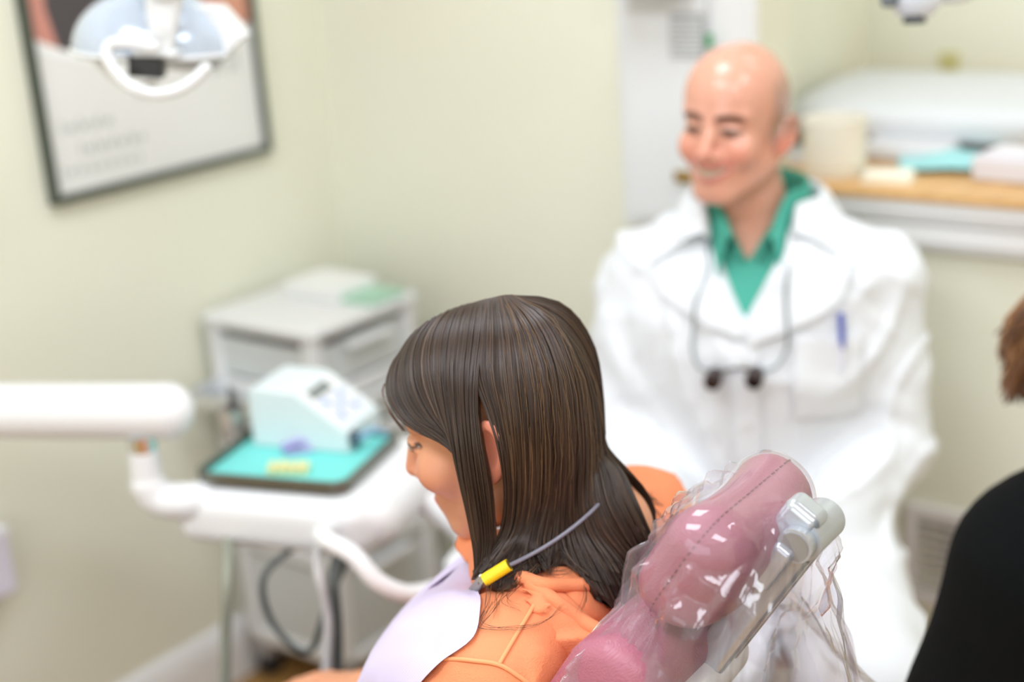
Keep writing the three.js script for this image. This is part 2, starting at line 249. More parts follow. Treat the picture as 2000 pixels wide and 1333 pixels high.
// return-air grille low on the back wall
{
  const t = thing('wall_grille', 'white louvred air grille low on the wall behind the man', 'grille'), x0 = -0.872, x1 = -0.47, y0 = 0.335, y1 = 0.522;
  const w = std(0xe9e6e6, 0.45);
  mesh('frame', merge([box(x0, y0, ZB, x1, y0 + 0.018, ZB + 0.012), box(x0, y1 - 0.018, ZB, x1, y1, ZB + 0.012), box(x0, y0 + 0.018, ZB, x0 + 0.018, y1 - 0.018, ZB + 0.012), box(x1 - 0.018, y0 + 0.018, ZB, x1, y1 - 0.018, ZB + 0.012)]), w, t);
  mesh('duct_back', box(x0 + 0.018, y0 + 0.018, ZB - T - 0.004, x1 - 0.018, y1 - 0.018, ZB - T), std(0xa9abac, 0.5), t);
  const sl = new THREE.BoxGeometry(x1 - x0 - 0.036, 0.011, 0.0016).rotateX(0.45);
  for (let k = 0; k < 9; k++) mesh('slat', sl.clone().translate((x0 + x1) / 2, y0 + 0.027 + k * 0.0167, ZB + 0.0085), w, t);
}
// beige switch plate in the alcove and a pale box on the left wall
{ const t = thing('switch_plate', 'small beige switch plate on the alcove wall', 'switch'); mesh('plate', rbox(0.04, 0.085, 0.006, 0.002).translate(-1.074, 1.17, -2.896), std(0xc9c285, 0.5), t); mesh('toggle', rbox(0.008, 0.018, 0.01, 0.002).translate(-1.074, 1.178, -2.89), std(0xbdb474, 0.5), t); }
{ const t = thing('paper_holder', 'pale lilac wall box low at the left edge of the picture', 'box'); t.position.set(XL, 0.45, -1.16); mesh('body', rbox(0.05, 0.115, 0.2, 0.006).translate(0.025, 0.06, 0), std(0xe3dfee, 0.5), t); mesh('lid', rbox(0.054, 0.012, 0.204, 0.004).translate(0.026, 0.122, 0), std(0xf0eef6, 0.5), t); }

// ---------------------------------------------------------------- counter objects
{
  const t = thing('office_machine', 'long low white machine with rounded lid at the back of the counter', 'machine'); t.position.set(-0.78, SILL, -2.62);
  const w = std(0xd6d8da, 0.45), sh = new THREE.Shape(); sh.moveTo(-0.13, 0.05); sh.lineTo(0.15, 0.05); sh.quadraticCurveTo(0.158, 0.075, 0.13, 0.082); sh.quadraticCurveTo(0.02, 0.102, -0.13, 0.1); sh.closePath();
  mesh('base', rbox(0.86, 0.034, 0.25, 0.008).translate(0, 0.017, -0.005), std(0xa6acb4, 0.5), t);
  const lid = mesh('lid', new THREE.ExtrudeGeometry(sh, { depth: 0.84, bevelEnabled: true, bevelSize: 0.014, bevelThickness: 0.02, bevelSegments: 4, curveSegments: 12 }).translate(0, 0, -0.42).rotateY(-Math.PI / 2).translate(0, -0.006, 0), w, t);
  mesh('tray_slot', rbox(0.8, 0.012, 0.02, 0.004).translate(0, 0.04, 0.125), std(0x9aa1a8, 0.6), t);
  for (const k of [-0.16, 0.06, 0.28]) mesh('grip', rbox(0.1, 0.008, 0.012, 0.003).translate(k, 0.062, 0.153), std(0xcdd3da, 0.5), lid);
  mesh('paper_tray', rbox(0.16, 0.03, 0.09, 0.008).translate(-0.19, 0.0155, 0.19), std(0xd9d8da, 0.5), t);
}
{
  const p = onAxis(1630, 352, 'y', SILL); const t = thing('cream_canister', 'cream round open canister on the counter beside the man\'s shoulder', 'canister'); t.position.set(p.x - 0.02, SILL, p.z - 0.045);
  const m = std(0xe9e3d3, 0.5);
  mesh('body', new THREE.LatheGeometry([[0, 0.002], [0.05, 0], [0.053, 0.004], [0.053, 0.088], [0.056, 0.092], [0.056, 0.1], [0.05, 0.1], [0.048, 0.09], [0.048, 0.008], [0, 0.008]].map(([a, b]) => new THREE.Vector2(a, b)), 48), m, t);
  mesh('band', new THREE.TorusGeometry(0.0535, 0.0016, 8, 48).rotateX(Math.PI / 2).translate(0, 0.02, 0), std(0xdccfb4, 0.5), t);
}
{ const p = onAxis(1735, 352, 'y', SILL), t = thing('note_pad', 'flat cream paper pad on the counter right of the canister', 'paper'); t.position.set(p.x, SILL, p.z); t.rotation.y = 0.2; for (let k = 0; k < 3; k++) mesh('sheet_stack', rbox(0.085 - k * 0.004, 0.005, 0.06 - k * 0.003, 0.001).rotateY(k * 0.06).translate(0, 0.0025 + k * 0.005, 0), std([0xf2eee0, 0xf4f1d8, 0xf7f4e6][k], 0.7), t); }
{ const p = onAxis(1855, 318, 'y', SILL), P = []; for (let j = 0; j <= 14; j++) { const l = []; for (let i = 0; i <= 14; i++) l.push(V((i / 14 - 0.5) * 0.16, 0.01 + 0.018 * Math.exp(-(((i - 8) / 5) ** 2 + ((j - 6) / 5) ** 2)) + 0.004 * perlin.noise(i * 0.5, j * 0.4, 1), (j / 14 - 0.5) * 0.13)); P.push(l); }
  const m = mesh('teal_sheet', sheet(P.map((l) => l.slice().reverse()), 0.0008), std(0x9fd6d8, 0.7)); m.position.set(p.x + 0.01, SILL, p.z + 0.04); m.rotation.y = 0.4; tag(m, 'crumpled pale teal paper sheet on the counter before the machine', 'paper'); }
{ const p = onAxis(1975, 352, 'y', SILL), t = thing('tissue_box', 'pale grey low carton at the right end of the counter', 'carton'); t.position.set(p.x + 0.02, SILL, p.z - 0.01); t.rotation.y = -0.1; mesh('body', rbox(0.15, 0.042, 0.09, 0.008).translate(0, 0.021, 0), std(0xdcd9de, 0.6), t); mesh('lid', rbox(0.12, 0.008, 0.07, 0.006).translate(0, 0.045, 0), std(0xe6e3e8, 0.6), t); }
{ const p = onAxis(1535, 312, 'y', SILL), t = thing('grey_tray', 'small pale grey tray on the counter behind the man\'s ear', 'tray'); t.position.set(p.x, SILL, p.z); mesh('base', rbox(0.1, 0.004, 0.07, 0.001).translate(0, 0.002, 0), std(0xd5d8da, 0.5), t); for (const s of [-1, 1]) { mesh('rim', rbox(0.1, 0.02, 0.004, 0.001).translate(0, 0.012, s * 0.033), std(0xdfe2e4, 0.5), t); mesh('rim', rbox(0.004, 0.02, 0.062, 0.001).translate(s * 0.048, 0.012, 0), std(0xdfe2e4, 0.5), t); } }
// ---------------------------------------------------------------- drawer cart in the corner
const whitePlastic = std(0xe4e4e4, 0.38), chrome = std(0xd8dadc, 0.12, { metalness: 1 }), blackRubber = std(0x4c4f4d, 0.6);
const frosted = std(0xf2f5f5, 0.35, { transmission: 0.4, thickness: 0 });
{
  const t = thing('drawer_cart', 'white rolling cart with clear drawers in the room corner', 'cart'), x0 = -2.165, x1 = -1.868, z0 = -2.08, z1 = -1.778, cx = (x0 + x1) / 2, cz = (z0 + z1) / 2;
  t.position.set(cx, 0, cz); const w = x1 - x0, d = z1 - z0;
  const levels = [[0.12, 0.31], [0.35, 0.545], [0.585, 0.665], [0.695, 0.785]];
  for (const sx of [-1, 1]) for (const sz of [-1, 1]) {
    mesh('post', rbox(0.032, 0.72, 0.032, 0.008).translate(sx * (w / 2 - 0.016), 0.455, sz * (d / 2 - 0.016)), whitePlastic, t);
    const c = mesh('caster', new THREE.CylinderGeometry(0.03, 0.03, 0.02, 20).rotateZ(Math.PI / 2).translate(sx * (w / 2 - 0.03), 0.03, sz * (d / 2 - 0.03)), std(0x35363a, 0.5), t);
    mesh('fork', rbox(0.03, 0.05, 0.034, 0.006).translate(sx * (w / 2 - 0.03), 0.072, sz * (d / 2 - 0.03)), std(0xbfbfc2, 0.4), c);
  }
  mesh('top', merge([rbox(w + 0.012, 0.022, d + 0.012, 0.009).translate(0, 0.814, 0), rbox(w - 0.02, 0.014, d - 0.02, 0.006).translate(0, 0.799, 0)]), whitePlastic, t);
  mesh('base', rbox(w, 0.03, d, 0.008).translate(0, 0.11, 0), whitePlastic, t);
  for (const y of [0.33, 0.565, 0.68]) mesh('shelf_rail', merge([rbox(w - 0.01, 0.03, 0.012, 0.004).translate(0, y, d / 2 - 0.007), rbox(w - 0.01, 0.03, 0.012, 0.004).translate(0, y, -d / 2 + 0.007), rbox(0.012, 0.03, d - 0.024, 0.004).translate(w / 2 - 0.007, y, 0), rbox(0.012, 0.03, d - 0.024, 0.004).translate(-w / 2 + 0.007, y, 0)]), whitePlastic, t);
  levels.forEach(([a, b], k) => {
    const dr = mesh('drawer', merge([box(-w / 2 + 0.03, a + 0.006, d / 2 - 0.012, w / 2 - 0.03, b - 0.004, d / 2 - 0.009), box(-w / 2 + 0.03, a + 0.006, -d / 2 + 0.009, w / 2 - 0.03, b - 0.004, -d / 2 + 0.012), box(w / 2 - 0.012, a + 0.006, -d / 2 + 0.03, w / 2 - 0.009, b - 0.004, d / 2 - 0.03), box(-w / 2 + 0.009, a + 0.006, -d / 2 + 0.03, -w / 2 + 0.012, b - 0.004, d / 2 - 0.03), box(-w / 2 + 0.02, a + 0.003, -d / 2 + 0.02, w / 2 - 0.02, a + 0.006, d / 2 - 0.02)]), frosted, t);
    mesh('handle', rbox(0.02, 0.014, 0.12, 0.005).translate(w / 2 + 0.006, b - 0.014, 0), whitePlastic, dr);
  });
  // what the clear drawers hold
  const packs = [['grey_cloth_stack', 'grey folded cloths in the lowest clear drawer of the cart', [0.225, 0.13, 0.23], 0x8b8887, [0, 0.128, 0]], ['teal_packet', 'pale blue packets in the wide middle drawer of the cart', [0.22, 0.1, 0.22], 0xb4ccd4, [0, 0.358, 0]],
    ['mauve_packet', 'mauve packets in the second drawer from the top', [0.2, 0.04, 0.22], 0xb79aa0, [0, 0.592, 0]], ['glove_box', 'dusky pink carton in the top drawer of the cart', [0.2, 0.055, 0.12], 0xa98b93, [-0.02, 0.702, 0.05]], ['tan_carton', 'tan carton behind the pink one in the top drawer', [0.18, 0.062, 0.08], 0xb8a98c, [0.0, 0.702, -0.06]]];
  for (const [n, l, s, c, p] of packs) { const o = thing(n, l, 'packet'); o.position.set(cx + p[0], p[1], cz + p[2]); for (let k = 0; k < 3; k++) mesh('packet', rbox(s[0], s[1] / 3 - 0.001, s[2], 0.004).rotateY((k - 1) * 0.04).translate(0, s[1] * (k + 0.5) / 3, 0), std(c, 0.7), o); }
  const o = thing('glove_carton', 'white carton with green band lying on top of the cart', 'carton'); o.position.set(cx + 0.02, 0.825, cz - 0.07); mesh('body', rbox(0.15, 0.03, 0.12, 0.004).translate(-0.03, 0.015, 0), std(0xeeeeec, 0.6), o); mesh('green_band', rbox(0.09, 0.012, 0.1, 0.003).translate(0.085, 0.006, -0.005), std(0xa6cdb6, 0.6), o);
  const s = thing('metal_instrument_tray', 'shiny silver tray sticking out of the cart front', 'tray'); s.position.set(cx - 0.02, 0.668, cz + d / 2 + 0.04); s.rotation.y = 0.1; mesh('pan', rbox(0.2, 0.006, 0.1, 0.002).translate(0, 0.003, 0), chrome, s); mesh('rim', merge([rbox(0.2, 0.024, 0.004, 0.001).translate(0, 0.014, 0.05), rbox(0.004, 0.024, 0.1, 0.001).translate(-0.1, 0.014, 0), rbox(0.004, 0.024, 0.1, 0.001).translate(0.1, 0.014, 0)]), std(0xe9ebee, 0.15, { metalness: 0.9 }), s);
}
// ---------------------------------------------------------------- delivery unit on its swinging arm
const UNIT = V(-1.49, 0.8, -1.37), UY = 18 * D;
const unitM = turned(UNIT, UY), inUnit = (x, y, z) => V(x, y, z).applyMatrix4(unitM);
{
  const t = thing('delivery_unit', 'white swing-arm instrument unit carrying the tray', 'dental unit'); t.position.copy(UNIT); t.rotation.y = UY;
  const white = std(0xe6e6e7, 0.3), toLocal = (p) => p.clone().applyMatrix4(unitM.clone().invert());
  const f = (p) => { let d = sBox(p, [0.005, -0.056, -0.005], [0.155, 0.042, 0.142], 0.03); d = smin(d, sBox(p, [0.09, -0.056, -0.02], [0.1, 0.042, 0.135], 0.042), 0.012); return d; };
  mesh('body', sdfGeo(f, [-0.2, -0.14, -0.22], [0.26, 0.03, 0.2], 0.006), white, t);
  // hanging hoses at the front and side
  const beamA = toLocal(at(318, 803, 2.06)), beamB = toLocal(V(-2.12, 0.907, -0.95)), bd = beamB.clone().sub(beamA).normalize();
  mesh('beam', merge([rod(beamA.clone().addScaledVector(bd, -0.018), beamB, 0.041, 0.041, 32), new THREE.SphereGeometry(0.041, 32, 16).scale(1, 1, 1).translate(...beamA.clone().addScaledVector(bd, -0.005).toArray())]), white, t);
  mesh('wall_bracket', rbox(0.1, 0.3, 0.14, 0.02).translate(...beamB.toArray()), white, t);
  const pv = toLocal(at(277, 868, 2.06)), pb = toLocal(at(291, 982, 2.04));
  mesh('swivel_collar', rod(V(pv.x, beamA.y - 0.03, pv.z), V(pv.x, pv.y - 0.012, pv.z), 0.02), chrome, t);
  mesh('post', merge([rod(V(pv.x, pv.y - 0.01, pv.z), V(pv.x, pb.y, pv.z), 0.022, 0.024, 24), cappedTube([V(pv.x, pb.y + 0.01, pv.z), V(pv.x + 0.012, pb.y - 0.012, pv.z - 0.004), V(pv.x + 0.06, pb.y - 0.02, pv.z - 0.02), V(-0.12, -0.052, -0.02)], 0.027, 24, 18)]), white, t);
  const h0 = toLocal(at(632, 1052, 1.9)), h1 = toLocal(at(690, 1085, 1.88)), h2 = toLocal(at(735, 1135, 1.88)), h3 = toLocal(at(790, 1160, 1.9)), h4 = toLocal(at(860, 1150, 1.95));
  mesh('handle', cappedTube([V(0.1, -0.06, 0.12), h0, h1, h2, h3, h4], 0.0125, 40, 16), white, t);
  const holder = mesh('instrument_holder', sdfGeo((p) => smin(sBox(p, [0.26, -0.14, -0.04], [0.02, 0.018, 0.1], 0.012), sCap(p, [0.16, -0.06, -0.04], [0.25, -0.13, -0.04], 0.02, 0.018), 0.02), [0.12, -0.18, -0.16], [0.3, -0.02, 0.08], 0.005), white, t);
  for (let k = 0; k < 4; k++) { const z = -0.115 + k * 0.05, ins = mesh('handpiece', merge([rod(V(0.265, -0.21, z), V(0.285, -0.09, z), 0.009, 0.012), rod(V(0.285, -0.09, z), V(0.283, -0.06, z + 0.004), 0.012, 0.008)]), white, t); mesh('hose_joint', rod(V(0.262, -0.225, z), V(0.268, -0.195, z), 0.007), blackRubber, ins); }
  // hoses hanging in loops below
  const hose = (n, pts, r, m) => mesh(n, tube(pts, r, 50, 8), m, t);
  const L = (px, py, d) => toLocal(at(px, py, d));
  hose('hose', [V(-0.1, -0.08, 0.06), L(444, 1130, 2.0), L(441, 1250, 2.02), L(438, 1420, 2.06)], 0.008, std(0x8d8f80, 0.6));
  hose('hose', [V(0.1, -0.085, 0.08), L(652, 1130, 1.95), L(658, 1220, 1.97), L(660, 1420, 2.02)], 0.008, blackRubber);
  hose('hose', [V(0.06, -0.085, 0.05), L(515, 1130, 2.02), L(540, 1230, 2.04), L(600, 1275, 2.03), L(640, 1180, 2.0), V(0.1, -0.085, 0.0)], 0.005, blackRubber);
  hose('hose', [V(0.07, -0.085, 0.1), L(622, 1120, 1.95), L(640, 1200, 1.96), L(628, 1420, 2.0)], 0.007, std(0xc9c5c6, 0.4));
}
{ // metal tray with paper liner
  const t = thing('instrument_tray', 'dark-rimmed metal tray lined with teal paper on the unit', 'tray'); t.position.copy(UNIT); t.rotation.y = UY;
  const sh = (w, d, r) => { const s = new THREE.Shape(); s.moveTo(-w + r, -d); s.lineTo(w - r, -d); s.absarc(w - r, -d + r, r, -Math.PI / 2, 0); s.lineTo(w, d - r); s.absarc(w - r, d - r, r, 0, Math.PI / 2); s.lineTo(-w + r, d); s.absarc(-w + r, d - r, r, Math.PI / 2, Math.PI); s.lineTo(-w, -d + r); s.absarc(-w + r, -d + r, r, Math.PI, Math.PI * 1.5); return s; };
  const steel = std(0x77786f, 0.3, { metalness: 0.85 });
  mesh('pan', new THREE.ExtrudeGeometry(sh(0.118, 0.1, 0.022), { depth: 0.003, bevelEnabled: false }).rotateX(-Math.PI / 2).translate(0, -0.006, 0), steel, t);
  const ring = sh(0.124, 0.106, 0.026); ring.holes.push(sh(0.117, 0.099, 0.021)); mesh('rim', new THREE.ExtrudeGeometry(ring, { depth: 0.013, bevelEnabled: true, bevelSize: 0.0012, bevelThickness: 0.0012, bevelSegments: 2 }).rotateX(-Math.PI / 2).translate(0, -0.006, 0), steel, t);
  mesh('paper_liner', new THREE.ExtrudeGeometry(sh(0.114, 0.096, 0.018), { depth: 0.0014, bevelEnabled: false }).rotateX(-Math.PI / 2).translate(0, -0.0028, 0), std(0x74d3cd, 0.75), t);
}
const onTray = (px, py, y = UNIT.y) => onAxis(px, py, 'y', y);
{ const a = onTray(555, 885), b = onTray(612, 868), t = thing('purple_wrap', 'folded purple wrapper lying on the teal tray liner', 'wrapper'); const P = []; for (let j = 0; j <= 8; j++) { const l = []; for (let i = 0; i <= 8; i++) l.push(V((i / 8 - 0.5) * 0.05, 0.004 + 0.016 * Math.sin(i / 8 * Math.PI) * (0.7 + 0.3 * Math.sin(j)), (0.5 - j / 8) * 0.03)); P.push(l); } t.position.set((a.x + b.x) / 2, UNIT.y - 0.001, (a.z + b.z) / 2); t.rotation.y = 0.9; mesh('fold', sheet(P, 0.002), std(0x9f9bd0, 0.6), t); mesh('flap', rbox(0.04, 0.004, 0.02, 0.001).translate(0, 0.003, 0.012), std(0xb0add8, 0.6), t); }
{ const b0 = onTray(530, 925), b1 = onTray(603, 915), t = thing('cotton_rolls', 'row of small pale yellow rolls lying on the teal tray liner', 'rolls'); t.position.set((b0.x + b1.x) / 2, UNIT.y - 0.001, (b0.z + b1.z) / 2); t.rotation.y = UY + 0.15; for (let k = 0; k < 5; k++) mesh('roll', rod(V(-0.03 + k * 0.013, 0.006, -0.012 - (k % 2) * 0.003), V(-0.026 + k * 0.013, 0.006, 0.014), 0.0055), std(0xe6dea0, 0.7), t); }
{ // wedge-shaped device with control panel
  const a = onTray(497, 873, UNIT.y - 0.001), t = thing('control_device', 'pale blue wedge-shaped device with sloped control panel on the tray', 'device'); t.position.copy(a); t.rotation.y = UY - 0.03;
  const s = new THREE.Shape(); s.moveTo(0, 0); s.lineTo(0.158, 0); s.lineTo(0.158, 0.03); s.lineTo(0.152, 0.034); s.lineTo(0.078, 0.086); s.lineTo(0.006, 0.089); s.lineTo(0, 0.084); s.closePath();
  const bd = mesh('housing', new THREE.ExtrudeGeometry(s, { depth: 0.105, bevelEnabled: true, bevelSize: 0.003, bevelThickness: 0.004, bevelSegments: 2 }).translate(0, 0.003, -0.112), std(0xd8e3e5, 0.4), t);
  const slope = Math.atan2(0.034 - 0.086, 0.152 - 0.078), mid = V(0.115, 0.0628, -0.055);
  const plate = (n, w, d, u, v, c, h = 0.002, par = bd) => mesh(n, rbox(w, h, d, 0.0008).translate(u, 0.003 + h / 2, v).rotateZ(slope).translate(mid.x, mid.y, mid.z), std(c, 0.4), par);
  plate('control_panel', 0.082, 0.1, 0, 0, 0xe9eaea); plate('screen', 0.02, 0.06, -0.026, 0.006, 0x7d8583, 0.0035);
  for (let r = 0; r < 3; r++) for (let k = 0; k < 3; k++) plate('button', 0.012, 0.016, -0.003 + r * 0.016, -0.026 + k * 0.026, (r + k) % 2 ? 0xc9cbd6 : 0x8ea4e6, 0.0035);
  mesh('dark_port', rod(V(0.158, 0.02, -0.02), V(0.172, 0.018, -0.02), 0.012), std(0x3b4a57, 0.5), t);
  mesh('blue_lead', tube([V(0.17, 0.018, -0.02), V(0.19, 0.03, -0.03), V(0.2, 0.012, -0.06)], 0.005), std(0x7fa8c4, 0.5), t);
}
{ // chrome cup with dark inside beside the device
  const p = onTray(462, 868, UNIT.y - 0.02), t = thing('instrument_cup', 'small metal cup left of the pale blue device', 'cup'); t.position.set(p.x, UNIT.y - 0.008, p.z); mesh('cup', new THREE.LatheGeometry([[0, 0], [0.02, 0], [0.022, 0.05], [0.02, 0.05], [0.018, 0.003], [0, 0.003]].map(([a, b]) => new THREE.Vector2(a, b)), 32), std(0xcfc9c4, 0.2, { metalness: 0.6 }), t);
  for (let k = 0; k < 3; k++) mesh('instrument', rod(V(0.004 * k - 0.004, 0.006, 0.003), V(0.014 * k - 0.012, 0.082, -0.01 + 0.006 * k), 0.0018), std(0x55504d, 0.4, { metalness: 0.5 }), t);
}
// ---------------------------------------------------------------- operatory light, upper left
{
  const t = thing('operatory_light', 'white dental lamp with glossy dome and curved handles before the poster', 'dental lamp'), d0 = 2.0;
  const o = at(300, 95, d0); t.position.copy(o); t.rotation.set(0, 38 * D, -5 * D, 'YXZ');
  const inv = new THREE.Matrix4().compose(o, t.quaternion, V(1, 1, 1)).invert(), L = (px, py, d = d0) => at(px, py, d).applyMatrix4(inv);
  const white = std(0xe2e3e4, 0.3), shell = std(0xbfcadb, 0.18, { metalness: 0.25, clearcoat: 0.6 });
  const w = 0.112;
  mesh('dome', new THREE.SphereGeometry(1, 48, 20, 0, Math.PI * 2, 0, Math.PI / 2).scale(w, 0.088, 0.1).translate(0, -0.002, 0), shell, t);
  mesh('rim', new THREE.TorusGeometry(1, 0.035, 10, 60).rotateX(Math.PI / 2).scale(w, 0.1, 0.1).translate(0, -0.003, 0), white, t);
  mesh('lens', new THREE.CylinderGeometry(1, 1, 0.006, 48).scale(w * 0.97, 1, 0.097).translate(0, -0.006, 0), std(0xf4f7f8, 0.15, { transmission: 0.8, thickness: 0 }), t);
  const y0 = L(322, -20, d0 - 0.12), y1 = L(318, 88, d0 - 0.1), yo = mesh('yoke', sdfGeo((p) => sBox({ x: p.x - lerp(y1.x, y0.x, clamp((p.y - y1.y) / (y0.y - y1.y))), y: p.y, z: p.z - y1.z }, [0, (y0.y + y1.y) / 2, 0], [lerp(0.016, 0.026, clamp((p.y - y1.y) / (y0.y - y1.y))), (y0.y - y1.y) / 2 + 0.012, 0.012], 0.008), [-0.05, -0.02, y1.z - 0.03], [0.09, 0.13, y1.z + 0.03], 0.003), white, t);
  mesh('screw', rod(V(y1.x, y1.y + 0.02, y1.z + 0.01), V(y1.x, y1.y + 0.02, y1.z + 0.016), 0.009), std(0xdcdcdc, 0.4), yo);
  mesh('arm', merge([rod(V(y0.x, y0.y, y0.z), V(y0.x + 0.01, y0.y + 0.14, y0.z + 0.05), 0.028), rod(V(y0.x + 0.01, y0.y + 0.12, y0.z + 0.05), V(y0.x + 0.06, 1.18, y0.z + 0.1), 0.02), rod(V(0, 0.07, 0), V(y0.x + 0.005, y0.y + 0.05, y0.z), 0.022)]), white, t);
  const hs = new THREE.Shape(); [[382, 8], [438, 14], [480, 66], [446, 98], [420, 84], [392, 42]].forEach(([a, b], i) => { const q = L(a, b); i ? hs.lineTo(q.x, q.y) : hs.moveTo(q.x, q.y); });
  mesh('side_housing', new THREE.ExtrudeGeometry(hs, { depth: 0.05, bevelEnabled: true, bevelSize: 0.004, bevelThickness: 0.004, bevelSegments: 3 }).translate(0, 0, -0.02), std(0xeceeef, 0.3), t);
  const hp = (pts, dd) => pts.map(([a, b]) => L(a, b, d0 + dd));
  mesh('handle', cappedTube(hp([[300, 92], [255, 84], [218, 86], [208, 105], [222, 135], [255, 168], [300, 183], [345, 177], [380, 156], [402, 134]], -0.13), 0.0078, 70, 16), white, t);
  mesh('handle', cappedTube(hp([[262, 78], [200, 72], [172, 82], [180, 105], [205, 132], [235, 158], [262, 172], [300, 165]], 0.06), 0.007, 60, 16), std(0xe9e9e6, 0.35), t);
  const bk = L(288, 129, d0 - 0.09); mesh('black_block', rbox(0.046, 0.028, 0.03, 0.003).rotateZ(-0.05).translate(bk.x, bk.y, bk.z), std(0x171310, 0.35), t);
  mesh('bracket', merge([rod(V(bk.x + 0.01, bk.y, bk.z), V(y1.x, y1.y, y1.z), 0.009), rbox(0.06, 0.008, 0.04, 0.003).translate(bk.x + 0.014, bk.y + 0.018, bk.z)]), white, t);
  const sh = L(385, 118, d0 + 0.02); mesh('shield', new THREE.CylinderGeometry(0.055, 0.04, 0.022, 40).scale(1, 1, 0.7).translate(sh.x - 0.01, sh.y, sh.z), std(0xe4e8ea, 0.2, { transmission: 0.6, thickness: 0 }), t);
}
// ---------------------------------------------------------------- people: head, hand
function headField(o) {                         // face towards +z, eyes at y = 0; o: smile, jaw, female
  const s = o.smile, J = o.jaw ?? 1;
  return (p0) => {
    const p = mir(p0);
    let d = sEll(p, [0, o.cy ?? 0.034, -0.014], [0.0745 * (o.wide ?? 1), 0.089 * (o.cran ?? 1), 0.097 * (o.cran ?? 1)]);
    d = smin(d, o.cran ? sEll(p, [0, 0.036, 0.026], [0.06, 0.056, 0.054]) : sEll(p, [0, 0.045, 0.03], [0.062, 0.066, 0.058]), 0.03);           // forehead
    d = smin(d, sEll(p, [0, -0.035, 0.028], [0.058, 0.074, 0.056]), 0.03);         // middle of the face
    d = smin(d, sCap(p, [0.047 * J, -0.055, -0.008], [0.017 * J, -0.1, 0.062], 0.02, 0.017), 0.03);
    d = smin(d, sEll(p, [0, -0.1, 0.066], [0.02 * J, 0.016, 0.018]), 0.022);       // chin
    d = smin(d, sEll(p, [0.043, -0.028 - 0.004 * s, 0.062], [0.021, 0.02 + 0.004 * s, 0.022]), 0.02); // cheeks
    d = smin(d, sCap(p, [0.014, 0.02, 0.082], [0.046, 0.022, 0.066], 0.0095, 0.008), 0.014);           // brow
    d = smax(d, -sEll(p, [0.032, 0.001, 0.1], [0.019, 0.0125, 0.02]), 0.012);      // eye hollow
    d = smin(d, sEll(p, [0.0315, -0.0005, 0.0745], [0.0135, 0.0115, 0.0125]), 0.003);
    d = smin(d, sCap(p, [0.018, 0.0065 - 0.002 * s, 0.0855], [0.043, 0.0045 - 0.002 * s, 0.0775], 0.0035, 0.003), 0.004);   // upper lid
    d = smin(d, sCap(p, [0.02, -0.0085 + 0.003 * s, 0.0845], [0.043, -0.006 + 0.003 * s, 0.077], 0.0034, 0.003), 0.005);    // lower lid
    const nz = o.nose ?? 1;
    d = smin(d, sCap(p, [0, 0.008, 0.083], [0, -0.034, 0.083 + 0.022 * nz], 0.0075, 0.0105), 0.012);
    d = smin(d, sEll(p, [0.012, -0.039, 0.091], [0.0085, 0.0075, 0.01]), 0.008);
    d = smax(d, -sEll(p, [0.006, -0.0465, 0.096], [0.0035, 0.003, 0.005]), 0.003);
    // mouth: muzzle, lips, the gap with teeth behind
    d = smin(d, sEll(p, [0, -0.066, 0.072], [0.03, 0.022, 0.02]), 0.018);
    const wx = 0.024 + 0.008 * s, up = 0.011 * s;
    const lipU = (q) => -0.0605 + up * (q / wx) ** 2, lipL = (q) => -0.0665 - 0.006 * s + (up + 0.006 * s) * (q / wx) ** 2, zf = (q) => 0.0905 - 12 * q * q * 1.25;
    const x = Math.min(p.x, wx), zl = zf(x);
    if (s > 0.3) d = smax(d, -sEll({ x: p.x, y: p.y - (lipU(x) + lipL(x)) / 2, z: p.z - zl }, [0, 0, 0], [wx * 0.92, 0.0034, 0.011]), 0.003);
    d = smin(d, Math.hypot(p.x - x, p.y - lipU(x) - 0.003, p.z - zl + 0.001) - lerp(0.0042, 0.002, x / wx), 0.004);
    d = smin(d, Math.hypot(p.x - x, p.y - lipL(x) + 0.0035, p.z - zl + 0.0015) - lerp(0.005, 0.002, x / wx), 0.004);
    if (s > 0.3) d = Math.min(d, Math.max(sEll({ x: p.x, y: p.y - (lipU(x) + lipL(x)) / 2, z: p.z - zl + 0.0065 }, [0, 0, 0], [wx * 0.9, 0.0075, 0.005]), -1));
    // ear: bowl, rim and lobe
    const e = { x: p.x - 0.074 * (o.wide ?? 1) - 0.006, y: p.y + 0.012, z: p.z + 0.012 }, c = Math.cos(0.45), sn = Math.sin(0.45), q = { x: e.x * c - e.z * sn * -1 * -1, y: e.y, z: e.z };
    q.x = e.x + e.z * 0.42; const tilt = e.z + e.y * 0.22; q.z = tilt;
    let ear = sEll(q, [0.004, 0, 0], [0.0075, 0.031, 0.0175]);
    ear = smax(ear, -sEll(q, [0.0115, 0.003, 0.002], [0.0085, 0.021, 0.0112]), 0.002);
    ear = smin(ear, sEll(q, [0.0035, -0.027, 0.004], [0.005, 0.009, 0.008]), 0.005);
    ear = smin(ear, sCap(q, [0.006, 0.002, 0.012], [0.006, -0.01, 0.013], 0.004), 0.004);
    if (!o.noEar) d = smin(d, ear, 0.006);
    // neck
    d = smin(d, sCap(p0, [0, -0.06, -0.022], o.neck, (o.female ? 0.05 : 0.056), (o.female ? 0.053 : 0.062)), 0.03);
    return d;
  };
}
